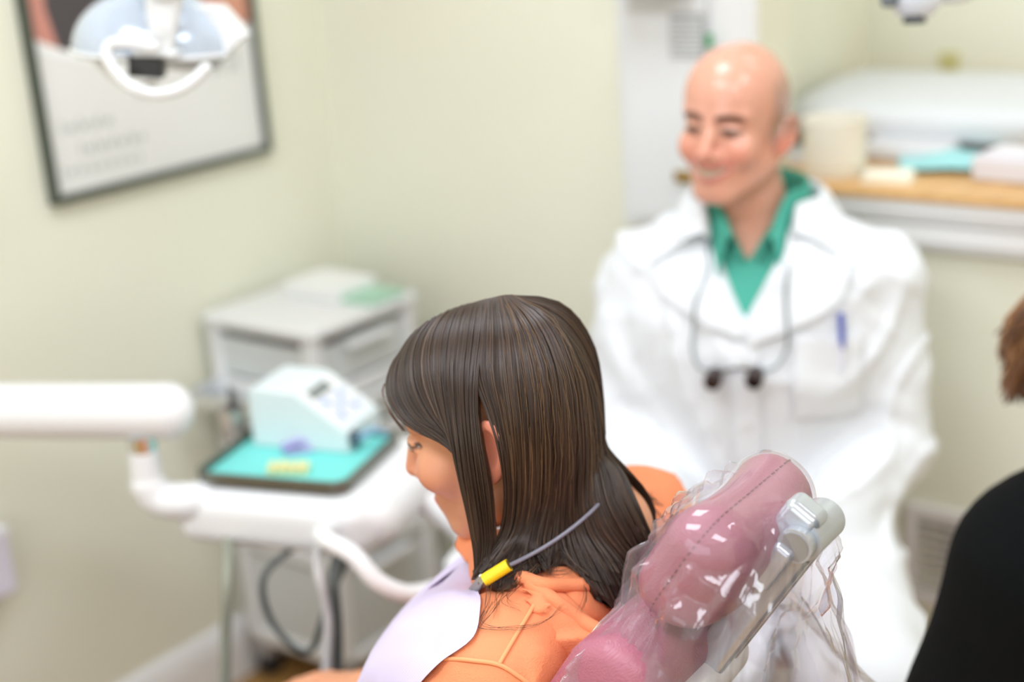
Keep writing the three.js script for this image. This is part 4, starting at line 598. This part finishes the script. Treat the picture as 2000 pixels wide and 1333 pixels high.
{
  const t = thing('person', 'woman in orange hoodie with long brown hair seated in dental chair', 'person'); t.position.copy(WOM); t.rotation.y = WYAW;
  const o = { smile: 0.6, cran: 0.86, cy: 0.023, jaw: 0.92, wide: 0.97, female: 1, nose: 0.9, neck: [0, -0.15, -0.06], skin: 0xd2936f, lip: 0xd77f74, brow: 0x5a3d2a, flush: 0xd77f68 };
  const hl = womInv.clone().multiply(headW), nk = V(0, -0.1, -0.04).applyMatrix4(hl), nb = TP(0, 0.44, -0.01);
  const bodyF = (p) => { let d = wTorso(p, -0.008); for (const a of [wArm.l, wArm.r]) d = smin(d, sChain(p, a, 0.02), 0.03); d = smin(d, wLegs(p, 0), 0.03); return smin(d, sCap(p, nb.toArray(), nk.toArray(), 0.052, 0.048), 0.03); };
  const lh = aim(V(0.147, 0.658, -0.057), V(-0.75, 0.0, 0.62), V(0.35, 0.85, 0.5)), rh = aim(V(-0.1, 0.648, 0.085), V(0.3, 0.05, 0.9), V(-0.15, 1, 0));
  mesh('body', merge([paint(sdfGeo(bodyF, [-0.32, 0.16, -0.42], [0.32, 1.1, 0.96], 0.014), lin(o.skin)), pose(sdfGeo(headField(o), [-0.115, -0.19, -0.14], [0.115, 0.14, 0.13], 0.0022, headColor(o)), hl), handGeo(0.35, lh, o.skin, true), handGeo(0.35, rh, o.skin, false)]), skinMat(0.45), t);
  const hood = mesh('hoodie', boxUV(sdfGeo(hoodieF, [-0.34, 0.46, -0.44], [0.34, 1.06, 0.24], 0.006), 16), hoodieMat, t);
  mesh('hood', boxUV(sdfGeo(hoodF, [-0.2, 0.74, -0.48], [0.2, 1.06, -0.12], 0.005), 16), hoodieMat, hood);
  const seamMat = std(0xf09c6a, 0.8), seam = (pts, f = hoodieF) => mesh('seam', tube(pts.map(([a, b]) => hitField(f, a, b, 0.0008)), 0.0022, 50, 8), seamMat, hood);
  seam([[1062, 1150], [1030, 1205], [1003, 1250], [975, 1298]]); seam([[868, 1287], [920, 1291], [975, 1300], [1012, 1322], [1050, 1352]]);
  const hemMat = hoodieMat, ridge = (pts, r) => mesh('hood_hem', cappedTube(pts.map(([a, b]) => hitField((p) => Math.min(hoodieF(p), hoodF(p)), a, b, -r * 0.35)), r, 50, 12), hemMat, hood);
  ridge([[1010, 1122], [1060, 1138], [1110, 1142], [1160, 1142], [1205, 1158]], 0.007); ridge([[1036, 1140], [1085, 1172], [1140, 1212], [1190, 1248], [1230, 1290]], 0.0075);
  mesh('jeans', sdfGeo((p) => smax(smax(wLegs(p, 0.01), p.z - 0.83, 0.006), inTorso(p).y - 0.08, 0.02), [-0.24, 0.16, -0.1], [0.24, 0.74, 0.92], 0.011), std(0x3d4c66, 0.85), t);
  for (const s of [-1, 1]) mesh('shoe', sdfGeo((p) => smin(sCap(p, [s * 0.1, 0.25, 0.83], [s * 0.1, 0.38, 0.88], 0.045, 0.036), sCap(p, [s * 0.1, 0.28, 0.8], [s * 0.1, 0.3, 0.84], 0.046), 0.02), [s * 0.1 - 0.07, 0.18, 0.72], [s * 0.1 + 0.07, 0.44, 0.95], 0.007), std(0xdad7d2, 0.6), t);

  // ---- hair: guides laid from the parting down both sides of the head
  const wear = (p) => Math.min(hoodieF(p), hoodF(p), bodyF(p)), hlInv = hl.clone().invert();
  const Lx = V(1, 0, 0).transformDirection(headW);
  const gp = (px, py, q) => { if (q === 'on') return hitField(wear, px, py, 0.012).applyMatrix4(hlInv); const r = rayOf(px, py), k = HEAD.clone().addScaledVector(Lx, q).sub(camera.position).dot(Lx) / r.dot(Lx); return camera.position.clone().addScaledVector(r, k).applyMatrix4(headInv); };
  const G = [
    [[800, 668, 0], [768, 708, 0.02], [754, 760, 0.042], [775, 812, 0.058], [822, 848, 0.07], [880, 872, 0.083], [915, 930, 0.09], [935, 1030, 0.092], [946, 1145, 0.1]],
    [[840, 636, 0.0], [800, 690, 0.032], [796, 760, 0.058], [825, 815, 0.072], [868, 850, 0.082], [900, 890, 0.09], [920, 950, 0.093], [936, 1040, 0.095], [945, 1148, 0.102]],
    [[890, 604, 0.0], [868, 660, 0.04], [860, 730, 0.07], [870, 800, 0.084], [882, 860, 0.092], [893, 920, 0.096], [908, 990, 0.098], [925, 1070, 0.1], [942, 1150, 0.104]],
    [[930, 590, 0.0], [920, 650, 0.045], [912, 730, 0.075], [912, 800, 0.088], [918, 870, 0.096], [926, 930, 0.098], [936, 1000, 0.098], [944, 1070, 0.1], [946, 1145, 0.104]],
    [[950, 584, 0.0], [945, 650, 0.045], [935, 730, 0.075], [934, 800, 0.088], [942, 870, 0.096], [953, 930, 0.098], [962, 1000, 0.096], [964, 1065, 0.096], [955, 1140, 0.104]],
    // behind the ear
    [[940, 587, 0.0], [930, 648, 0.044], [922, 728, 0.074], [948, 800, 0.085], [968, 860, 0.094], [982, 930, 0.094], [984, 1000, 0.088], [970, 1070, 0.088], [945, 1135, 0.1]],
    [[975, 579, 0.0], [990, 645, 0.046], [1000, 735, 0.077], [1010, 825, 0.088], [1016, 910, 0.086], [1015, 985, 0.082], [1003, 1050, 0.084], [975, 1105, 0.096], [950, 1150, 0.104]],
    [[988, 577, 0.0], [1035, 640, 0.042], [1066, 730, 0.068], [1076, 825, 0.076], [1078, 915, 0.074], [1074, 985, 0.07], [1060, 1045, 0.075], [1045, 1105, 0.085], [1040, 1165, 0.09]],
    [[998, 577, 0.0], [1078, 632, 0.028], [1122, 725, 0.046], [1138, 830, 0.052], [1140, 920, 0.05], [1136, 985, 0.05], [1152, 1045, 'on'], [1190, 1120, 'on'], [1226, 1195, 'on']],
    [[1004, 577, 0.0], [1098, 640, 0.0], [1153, 735, 0.0], [1176, 840, 0.0], [1179, 915, 0.0], [1172, 970, 0.0], [1206, 1028, 'on'], [1250, 1098, 'on'], [1290, 1166, 'on']],
  ].map((g) => new THREE.CatmullRomCurve3(g.map(([a, b, q]) => gp(a, b, q)), false, 'centripetal'));
  const NV = 26, GS = G.map((c) => c.getPoints(NV));                       // head frame
  const cr = (a, b, c, d, t) => 0.5 * (2 * b + (c - a) * t + (2 * a - 5 * b + 4 * c - d) * t * t + (3 * b - a - 3 * c + d) * t * t * t);
  const surf = (u, k, lo, hi) => { const i = Math.min(hi - 1, Math.max(lo, Math.floor(u))), t = u - i, g = (j) => GS[Math.min(hi, Math.max(lo, j))][k], A = g(i - 1), B = g(i), C = g(i + 1), E = g(i + 2); return V(cr(A.x, B.x, C.x, E.x, t), cr(A.y, B.y, C.y, E.y, t), cr(A.z, B.z, C.z, E.z, t)); };
  const outward = (p) => V(p.x, (p.y - 0.02) * (p.y > 0.02 ? 1 : 0.25), p.z + 0.01).normalize();
  const groups = [[0, 4, 1], [5, 9, 1], [0, 4, -1], [5, 9, -1]], hp = [], hn = [], hc = [], hi2 = [];
  const tint = [0x33231a, 0x3f2c20, 0x4b3627, 0x2a1d16, 0x5c4230, 0x7a5c40].map(lin);
  const hlw = (p) => p.applyMatrix4(hl), skull = headField({ ...o, noEar: true });
  const clear = (p, m) => { for (let k = 0; k < 3; k++) { const d = skull(p); if (d >= m) break; p.addScaledVector(grad(skull, p), m - d); } return p; };
  const offCloth = (p, m) => { for (let k = 0; k < 3; k++) { const d = wear(p); if (d >= m) break; p.addScaledVector(grad(wear, p), m - d); } return p; };
  function strand(pts, r0, col, taper = 0.5) {
    const n = pts.length, tan = V(), a = V(), b = V(), ref = V(0.31, 0.2, 0.93), base = hp.length / 3, S = 4;
    for (let i = 0; i < n; i++) {
      tan.copy(pts[Math.min(n - 1, i + 1)]).sub(pts[Math.max(0, i - 1)]).normalize(); a.crossVectors(tan, ref).normalize(); b.crossVectors(tan, a);
      const r = r0 * lerp(1, taper, (i / (n - 1)) ** 3);
      for (let k = 0; k < S; k++) { const c = Math.cos(k / S * 6.2832), s = Math.sin(k / S * 6.2832), nx = a.x * c + b.x * s, ny = a.y * c + b.y * s, nz = a.z * c + b.z * s; hp.push(pts[i].x + nx * r, pts[i].y + ny * r, pts[i].z + nz * r); hn.push(nx, ny, nz); hc.push(...col); }
      if (i) for (let k = 0; k < S; k++) { const p = base + (i - 1) * S + k, q = base + (i - 1) * S + (k + 1) % S; hi2.push(p, q, q + S, p, q + S, p + S); }
    }
  }
  const under = [];
  for (const [lo, hi, side] of groups) {
    const P = []; for (let k = 0; k <= NV; k++) { const l = []; for (let i = 0; i <= 24; i++) { const p = surf(lerp(lo, hi, i / 24), k, lo, hi); p.addScaledVector(outward(p), -0.0075 * Math.min(1, 0.6 + k / 6)); clear(p, 0.0025); p.x *= side; l.push(hlw(p)); if (k > 15) offCloth(l.at(-1), 0.004); } P.push(side > 0 ? l : l.reverse()); } under.push(sheet(P, 0.006));
    const N = side > 0 ? (lo ? 4200 : 3200) : (lo ? 1500 : 500), clumps = 46;
    for (let s = 0; s < N; s++) {
      const c = Math.floor(rnd() * clumps), uc = lerp(lo, hi, (c + 0.5) / clumps), spread = (hi - lo) / clumps, u0 = clamp(uc + (rnd() - 0.5) * spread * 1.3, lo, hi), depth = -0.0095 * rnd() * rnd() + 0.0016 * (0.5 + 0.5 * Math.sin(c * 2.4)), wob = rnd() * 40, end = Math.floor(NV * (0.84 + 0.16 * rnd())), pts = [];
      for (let k = 0; k <= end; k++) {
        const v = k / NV, u = clamp(lerp(u0, uc, 0.75 * v * v) + 0.05 * n3(c * 1.7, v * 2.2, 1) + 0.03 * n3(wob, v * 4, 2) * v, lo, hi), p = surf(u, k, lo, hi), o2 = outward(p);
        p.addScaledVector(o2, depth * Math.min(1, k / 2) + 0.0022 * n3(c * 3.1, v * 3, 5) * v * 1.5 + 0.0015 * n3(wob, v * 5, 8) * v ); clear(p, 0.009 + depth * 0.6); p.x *= side; pts.push(hlw(p)); if (k > 15) offCloth(pts.at(-1), (lo ? 0.010 : 0.006) + depth * 0.6);
      }
      for (let it = 0; it < 3; it++) for (let k = Math.max(1, 14); k < pts.length - 1; k++) pts[k].lerp(pts[k - 1].clone().add(pts[k + 1]).multiplyScalar(0.5), 0.5);
      const j = rnd(), col = tint[Math.floor(rnd() * rnd() * 6)].map((x) => x * (0.65 + 0.35 * j)); strand(pts, 0.00034 + 0.0002 * rnd(), col);
    }
  }
  // single loose hairs over the shoulder, the crown and the brow
  const W2 = (px, py, d) => at(px, py, d).applyMatrix4(womInv);
  const arcs = [[[1075, 1075], [1060, 1110], [1010, 1150], [985, 1180], [1015, 1196]], [[960, 1120], [952, 1190], [940, 1225], [1000, 1232], [1060, 1215], [1100, 1185]], [[1030, 1100], [1080, 1125], [1125, 1120], [1150, 1110], [1120, 1100]], [[985, 1110], [975, 1150], [955, 1200], [930, 1235]], [[1110, 1080], [1125, 1120], [1128, 1165], [1118, 1200]], [[1060, 1090], [1020, 1130], [985, 1150], [965, 1172], [960, 1210]]];
  for (let s = 0; s < 36; s++) { const a = arcs[s % 6], j = () => (rnd() - 0.5) * 22, cl = (s % 6) * 2, pts = a.map(([x, y], k) => hitField(wear, x + j() * 0.7 + cl, y + j() * 0.7, 0.003 + 0.003 * rnd())); strand(new THREE.CatmullRomCurve3(pts, false, 'centripetal').getPoints(26), 0.00018, tint[3 + s % 3], 0.3); }
  for (let s = 0; s < 60; s++) { const u = 5.5 + rnd() * 3.5, k0 = Math.floor(rnd() * 12), pts = []; for (let k = k0; k < k0 + 9; k++) { const p = surf(u, k, 5, 9); p.addScaledVector(outward(p), 0.001 + 0.006 * Math.sin((k - k0) / 8 * Math.PI) * rnd()); pts.push(hlw(p)); } strand(pts, 0.0002, tint[5]); }
  for (let s = 0; s < 26; s++) { const a = rnd(); strand(new THREE.CatmullRomCurve3([hlw(gp(775 + 20 * a, 705, 0.015)), hlw(gp(750 - 4 * a, 760, 0.03)), hlw(gp(756 + 6 * a, 800, 0.045)), hlw(gp(785 + 10 * a, 838 + 6 * rnd(), 0.05))]).getPoints(14), 0.00022, tint[4]); }
  const hg = new THREE.BufferGeometry(); hg.setAttribute('position', new THREE.Float32BufferAttribute(hp, 3)); hg.setAttribute('normal', new THREE.Float32BufferAttribute(hn, 3)); hg.setAttribute('color', new THREE.Float32BufferAttribute(hc, 3)); hg.setIndex(hi2);
  const hair = mesh('hair', hg, new THREE.MeshPhysicalMaterial({ vertexColors: true, roughness: 0.36, specularIntensity: 1 }), t); hair.userData.kind = 'stuff';
  mesh('hair_mass', merge(under), std(0x3f2c20, 0.6), t);

  // ---- paper bib, its cord and clips
  const bib = thing('dental_bib', 'lavender paper bib laid over the patient\'s chest', 'bib'); bib.position.copy(WOM); bib.rotation.y = WYAW;
  const near = [[936, 1122], [941, 1156], [941, 1195], [928, 1250], [874, 1293], [828, 1335], [785, 1390]], edge = [[928, 1082], [868, 1130], [820, 1170], [778, 1212], [736, 1262], [700, 1325], [672, 1400]];
  const wl = (v) => v.applyMatrix4(womInv), Nn = near.map(([a, b]) => hitField(hoodieF, a, b, 0.005)), Ed = edge.map(([a, b], k) => { const nd = rayIn(...near[k]), dd = Nn[k].clone().sub(nd.o).length() / rayOf(...near[k]).length(); return wl(at(a, b, dd + 0.085 + 0.012 * k)); });
  const rows = []; for (let j = 0; j <= 44; j++) { const k = j / 44, A = new THREE.CatmullRomCurve3(Nn).getPoint(k), C = new THREE.CatmullRomCurve3(Ed).getPoint(k), M = A.clone().lerp(C, 0.5).addScaledVector(FR, 0.008), tc = inTorso(C), over = (x, s) => march(hoodieF, TP(x, s, 0.1), FR.clone().negate(), 0.3).addScaledVector(FR, 0.01), E2 = over(Math.min(-0.03, tc.x - 0.05), tc.y - 0.01), F2 = over(-0.15, tc.y - 0.02), c = new THREE.CatmullRomCurve3([A, M, C, E2, F2], false, 'centripetal'), line = []; for (let i = 0; i <= 36; i++) { const q = c.getPoint(i / 36); for (let n = 0; n < 3; n++) { const d = hoodieF(q); if (d < 0.004) q.addScaledVector(grad(hoodieF, q), 0.004 - d); } q.addScaledVector(FR, 0.002 * n3(i * 0.16, j * 0.12, 4)); line.push(q); } rows.push(line); }
  const bibTex = noiseTexture(512, (u, v) => { const s = 0.5 + 0.5 * Math.sin(u * 512 * 0.98), w = 0.94 + 0.06 * s; return [w, w, w]; }, false);
  const bt = noiseTexture(512, (u, v) => { const s = 0.965 + 0.035 * Math.sin(u * 512 * 0.98); return [0.855 * s, 0.81 * s, 0.925 * s]; });
  mesh('paper', sheet(rows.map((l) => l.slice().reverse()), 0.0008), std(0xffffff, 0.8, { map: bt, bumpMap: bibTex, bumpScale: 0.0012 }), bib);
  const ch = thing('bib_cord', 'grey bib cord with yellow-sleeved clip round the patient\'s neck', 'bib clip'); ch.position.copy(WOM); ch.rotation.y = WYAW;
  const top = (px, py) => hitField(wear, px, py, 0).lerp(camera.position.clone().applyMatrix4(womInv), 0.013), c0 = top(994, 1104), c1 = top(946, 1134), ax = c0.clone().sub(c1).normalize();
  mesh('cord', tube([...[[1176, 958, -0.03], [1182, 964, 0.01], [1160, 995, 0.056], [1120, 1030, 0.075], [1075, 1062, 0.088], [1030, 1088, 0.1]].map(([a, b, q]) => hlw(gp(a, b, q))), c0.clone().addScaledVector(ax, -0.006)], 0.0022, 60, 10), std(0x76727d, 0.35), ch);
  const sl = mesh('yellow_sleeve', rod(c0, c1, 0.0062, 0.0062, 24), std(0xf2cc1c, 0.4), ch); mesh('sleeve_end', rod(c0.clone().addScaledVector(ax, -0.001), c0.clone().addScaledVector(ax, 0.0006), 0.0048), std(0x6b5c1a, 0.5), sl);
  const j0 = top(950, 1131), j1 = top(909, 1167), jd = j1.clone().sub(j0).normalize(), steel = std(0xb9b6a8, 0.3, { metalness: 0.85 });
  for (const s of [-1, 1]) { const g = new THREE.CylinderGeometry(0.0016, 0.0062, j1.distanceTo(j0), 12).scale(1, 1, 0.45); g.applyQuaternion(new THREE.Quaternion().setFromUnitVectors(V(0, 1, 0), jd)); g.translate(...j0.clone().lerp(j1, 0.5).add(FR.clone().multiplyScalar(s * 0.0018)).toArray()); mesh('jaw', g, steel, ch); }
  mesh('hinge', rod(j0.clone().addScaledVector(jd, 0.004).add(V(-0.004, 0, 0)), j0.clone().addScaledVector(jd, 0.004).add(V(0.005, 0.001, 0.002)), 0.0032), steel, ch);
}
// ---------------------------------------------------------------- dental chair
const CH = V(-0.86, 0, -0.97), CHY = -88 * D, REC = 33 * D;
const chM = turned(CH, CHY), chInv = chM.clone().invert();
{
  const t = thing('dental_chair', 'mauve upholstered dental chair with chrome headrest arms under the patient', 'dental chair'); t.position.copy(CH); t.rotation.y = CHY;
  const B = V(0, Math.cos(REC), -Math.sin(REC)), N = V(0, Math.sin(REC), Math.cos(REC));        // along the back, out of its front
  const leather = std(0xaa6676, 0.42, { bumpMap: noiseTexture(256, (u, v) => { const n = 0.5 + 0.5 * pn(u, v, 90); return [n, n, n]; }, false, 1), bumpScale: 0.0006 });
  const hr = at(1434, 1064, 1.26).applyMatrix4(chInv);                                       // headrest centre
  const fr = (c) => (p) => { const x = p.x - c.x, y = p.y - c.y, z = p.z - c.z; return { x, y: y * B.y + z * B.z, z: y * N.y + z * N.z }; };
  const ih = fr(hr), hrF = (p) => { const q = ih(p), bow = q.x * q.x * 1.6; return sBox({ x: q.x, y: q.y, z: q.z - bow }, [0, 0, 0], [0.093, 0.063, 0.04], 0.038); };
  const cushion = mesh('headrest', boxUV(sdfGeo(hrF, [hr.x - 0.15, hr.y - 0.15, hr.z - 0.15], [hr.x + 0.15, hr.y + 0.15, hr.z + 0.15], 0.005), 8), leather, t);
  // stitches along the rear edge of the cushion
  const toW = (c, x, y, z) => c.clone().add(V(x, 0, 0)).addScaledVector(B, y).addScaledVector(N, z);
  const loop = (c, f, w, h, z, n, par) => { const st = []; for (let k = 0; k < n; k++) { const a = k / n * Math.PI * 2, da = 0.55 / n * Math.PI * 2, P = [a, a + da].map((g) => { const L = ((g / Math.PI / 2) % 1) * 4 * (w + h), e = L < 2 * w ? [-w + L, h] : L < 2 * w + 2 * h ? [w, h - (L - 2 * w)] : L < 4 * w + 2 * h ? [w - (L - 2 * w - 2 * h), -h] : [-w, -h + (L - 4 * w - 2 * h)], x = e[0], y = e[1], q = toW(c, x, y, z), m = toW(c, x * 2, y * 2, z); return march(f, q, q.clone().sub(m).normalize(), 0.2); }); st.push(rod(P[0], P[1], 0.0008, 0.0008, 6)); } mesh('stitching', merge(st), std(0x8a505e, 0.6), par).userData.kind = 'stuff'; };
  loop(hr, hrF, 0.075, 0.046, 0.014, 80, cushion);
  const bc = hr.clone().setX(0).addScaledVector(B, -0.385), ib = fr(bc);
  const backF = (p) => { const q = ib(p), w = lerp(0.25, 0.1, sstep(-0.28, 0.12, q.y)); return sBox({ x: q.x * 0.25 / w, y: q.y, z: q.z }, [0, 0, 0], [0.25, 0.31, 0.045], 0.044) * 0.6; };
  const bk = mesh('backrest', boxUV(sdfGeo(backF, [-0.32, 0.3, -0.5], [0.32, 1.1, 0.25], 0.009), 8), leather, t);
  mesh('back_shell', sdfGeo((p) => { const q = ib(p), w = lerp(0.24, 0.085, sstep(-0.28, 0.12, q.y)); return sBox({ x: q.x * 0.25 / w, y: q.y, z: q.z + 0.05 }, [0, -0.01, 0], [0.25, 0.285, 0.02], 0.018) * 0.6; }, [-0.3, 0.25, -0.55], [0.3, 1.05, 0.25], 0.01), std(0xe7e4de, 0.4), bk);
  { const fr2 = []; for (const sgn of [-1, 1]) for (let k = 0; k < 44; k++) { const P2 = [k, k + 0.55].map((g) => march(backF, toW(bc, sgn * lerp(0.19, 0.072, sstep(-0.28, 0.12, -0.2 + g * 0.0105)), -0.2 + g * 0.0105, 0), N.clone().negate(), 0.2)); fr2.push(rod(P2[0], P2[1], 0.0006, 0.0006, 6)); } mesh('stitching', merge(fr2), std(0x8a4f5d, 0.6), bk).userData.kind = 'stuff'; }
  mesh('seat', sdfGeo((p) => sBox({ x: p.x, y: p.y - 0.02 * Math.sin(p.z * 3), z: p.z }, [0, 0.37, 0.3], [0.26, 0.05, 0.31], 0.045), [-0.3, 0.26, -0.06], [0.3, 0.48, 0.66], 0.012), leather, t);
  mesh('leg_rest', sdfGeo((p) => sBox({ x: p.x, y: p.y + (p.z - 0.5) * 0.35, z: p.z }, [0, 0.34, 0.9], [0.2, 0.04, 0.32], 0.038), [-0.26, 0.02, 0.5], [0.26, 0.45, 1.28], 0.014), leather, t);
  mesh('base', merge([rbox(0.42, 0.06, 0.85, 0.03).translate(0, 0.03, 0.3), rbox(0.22, 0.26, 0.34, 0.05).translate(0, 0.17, 0.2), rbox(0.36, 0.04, 0.5, 0.018).translate(0, 0.3, 0.25)]), std(0xe9e6e0, 0.4), t);
  // chrome arms with the round lock knob
  const kn = at(1560, 1060, 1.2).applyMatrix4(chInv), q0 = ih(kn), X = V(1, 0, 0), turnB = (p) => new THREE.Matrix4().makeBasis(X, B, N.clone()).setPosition(p);
  const link = (name, w, h, d, x, y, z, mat = chrome, r = 0.3) => mesh(name, new RoundedBoxGeometry(w, h, d, 4, Math.min(w, h, d) * r).applyMatrix4(turnB(toW(hr, x, y, z))), mat, t);
  const silver = std(0xc4c9d0, 0.22, { metalness: 0.5 });
  for (const dx of [-0.012, -0.042]) link('headrest_arm', 0.021, 0.28, 0.034, q0.x + dx, q0.y - 0.145, q0.z, silver, 0.45);
  link('arm_bridge', 0.034, 0.26, 0.014, q0.x - 0.027, q0.y - 0.15, q0.z, std(0x8b8f95, 0.3, { metalness: 0.4 }));
  const hin = (dx, r, len, mat, name, par = t) => { const a = toW(hr, q0.x + dx, q0.y, q0.z); return mesh(name, rod(a, a.clone().addScaledVector(X, len), r, r, 40), mat, par); };
  hin(-0.055, 0.019, 0.052, silver, 'hinge_barrel');
  const knob = hin(-0.003, 0.0155, 0.012, silver, 'lock_knob'); hin(0.009, 0.0125, 0.0012, std(0x9a9691, 0.35, { metalness: 0.3 }), 'knob_cap', knob);
  link('hinge_block', 0.03, 0.045, 0.035, q0.x - 0.016, q0.y + 0.004, q0.z + 0.012, silver);
  link('mount_plate', 0.07, 0.05, 0.02, q0.x / 2 - 0.01, q0.y * 0.5, (q0.z - 0.036) / 2, silver);
  // ---- clear plastic cover over the headrest
  const cov = thing('plastic_cover', 'clear crinkled plastic bag pulled over the chair\'s headrest', 'plastic bag'); cov.position.copy(CH); cov.rotation.y = CHY;
  const NR = 150, NA = 220, P = [], seeds = [];
  for (let k = 0; k < 330; k++) { const a = rnd() * Math.PI * 2; seeds.push([Math.cos(a) * (0.6 + 0.8 * rnd()), Math.sin(a) * (0.6 + 0.8 * rnd()), rnd() * 4.2]); }
  const cell = (x, y, z) => { let m = 9; for (const q of seeds) m = Math.min(m, (x - q[0]) ** 2 + (y - q[1]) ** 2 + (z - q[2]) ** 2); return Math.sqrt(m); };
  const back = q0.z - 0.03, front = 0.052, zc = (front + back) / 2, hz = (front - back) / 2;
  for (let j = 0; j <= NR; j++) {
    const v = j / NR, line = [], yB = 0.068 - 0.14 * Math.min(1, v * 2.2), drop = 0.27 * Math.max(0, v - 0.3) / 0.7, round = Math.min(1, Math.sqrt(v * 7 + 0.0002)), flare = 0.17 * sstep(0.1, 1, v);
    const c = toW(hr, 0, yB, zc).add(V(0, -drop, -0.03 * sstep(0.3, 1, v)));
    for (let i = 0; i <= NA; i++) {
      const a = i / NA * Math.PI * 2, ca = Math.sign(Math.cos(a)) * Math.abs(Math.cos(a)) ** 0.7, sa = Math.sign(Math.sin(a)) * Math.abs(Math.sin(a)) ** 0.7, loose = sstep(0.03, 0.35, v);
      const jx = 0, x = ca * (0.106 + flare * (ca < 0 ? 1.25 : 1)) * round + jx, z = sa * (hz + 0.012 + flare * (sa < 0 ? 1.8 : 0.7)) * round + jx;
      const fold = Math.abs(n3(Math.cos(a) * 2.6 + 4, Math.sin(a) * 2.6, v * 1.3)), fine = Math.abs(n3(Math.cos(a) * 6 + 1, Math.sin(a) * 6, v * 2.2 + 7));
      const w = (0.004 + 0.045 * loose) * fold + (0.002 + 0.014 * loose) * fine + (0.012 + 0.06 * loose) * Math.max(0, cell(Math.cos(a), Math.sin(a), v * 4.2) - 0.06) + 0.007 * loose * Math.abs(n3(Math.cos(a) * 12 + v * 6, Math.sin(a) * 12, v * 9));
      const k = Math.max(0.2, 1 - w / Math.max(0.05, Math.hypot(x, z)));
      const q = c.clone().add(V(x * k, 0, 0)).addScaledVector(N, z * k * (1 - 0.0 * v)).addScaledVector(B, 0.004 * n3(a * 3, v * 9, 2) * loose);
      for (let n = 0; n < 4; n++) { const d = hrF(q); if (d < 0.003) q.addScaledVector(grad(hrF, q), 0.0035 - d); }
      line.push(q);
    }
    line[NA] = line[0].clone(); P.push(line);
  }
  const pos = [], idx = []; for (const l of P) for (const q of l) pos.push(q.x, q.y, q.z);
  for (let j = 0; j < NR; j++) for (let i = 0; i < NA; i++) { const a = j * (NA + 1) + i, b = a + NA + 1; if ((i + j) % 2) idx.push(a, b, a + 1, a + 1, b, b + 1); else idx.push(a, b, b + 1, a, b + 1, a + 1); }
  const g = new THREE.BufferGeometry(); g.setAttribute('position', new THREE.Float32BufferAttribute(pos, 3)); g.setIndex(idx); const film = mergeVertices(g); film.computeVertexNormals();
  mesh('film', film, new THREE.MeshPhysicalMaterial({ color: 0xf6f4f7, transmission: 0.93, thickness: 0, roughness: 0.03, ior: 1.5, side: THREE.DoubleSide }), cov);
  const weld = std(0xf0eff2, 0.1, { transmission: 0.7, thickness: 0 });
  mesh('welded_seam', sheet(P.slice(104, 111).map((l) => l.slice(96, 190)), 0.0006), weld, cov);
  mesh('side_seam', sheet(P.slice(20, 148).map((l) => l.slice(146, 150)), 0.0006), weld, cov);
}
scene.traverse((o) => { if (o.isMesh) o.castShadow = o.receiveShadow = true; });
renderer.render(scene, camera);
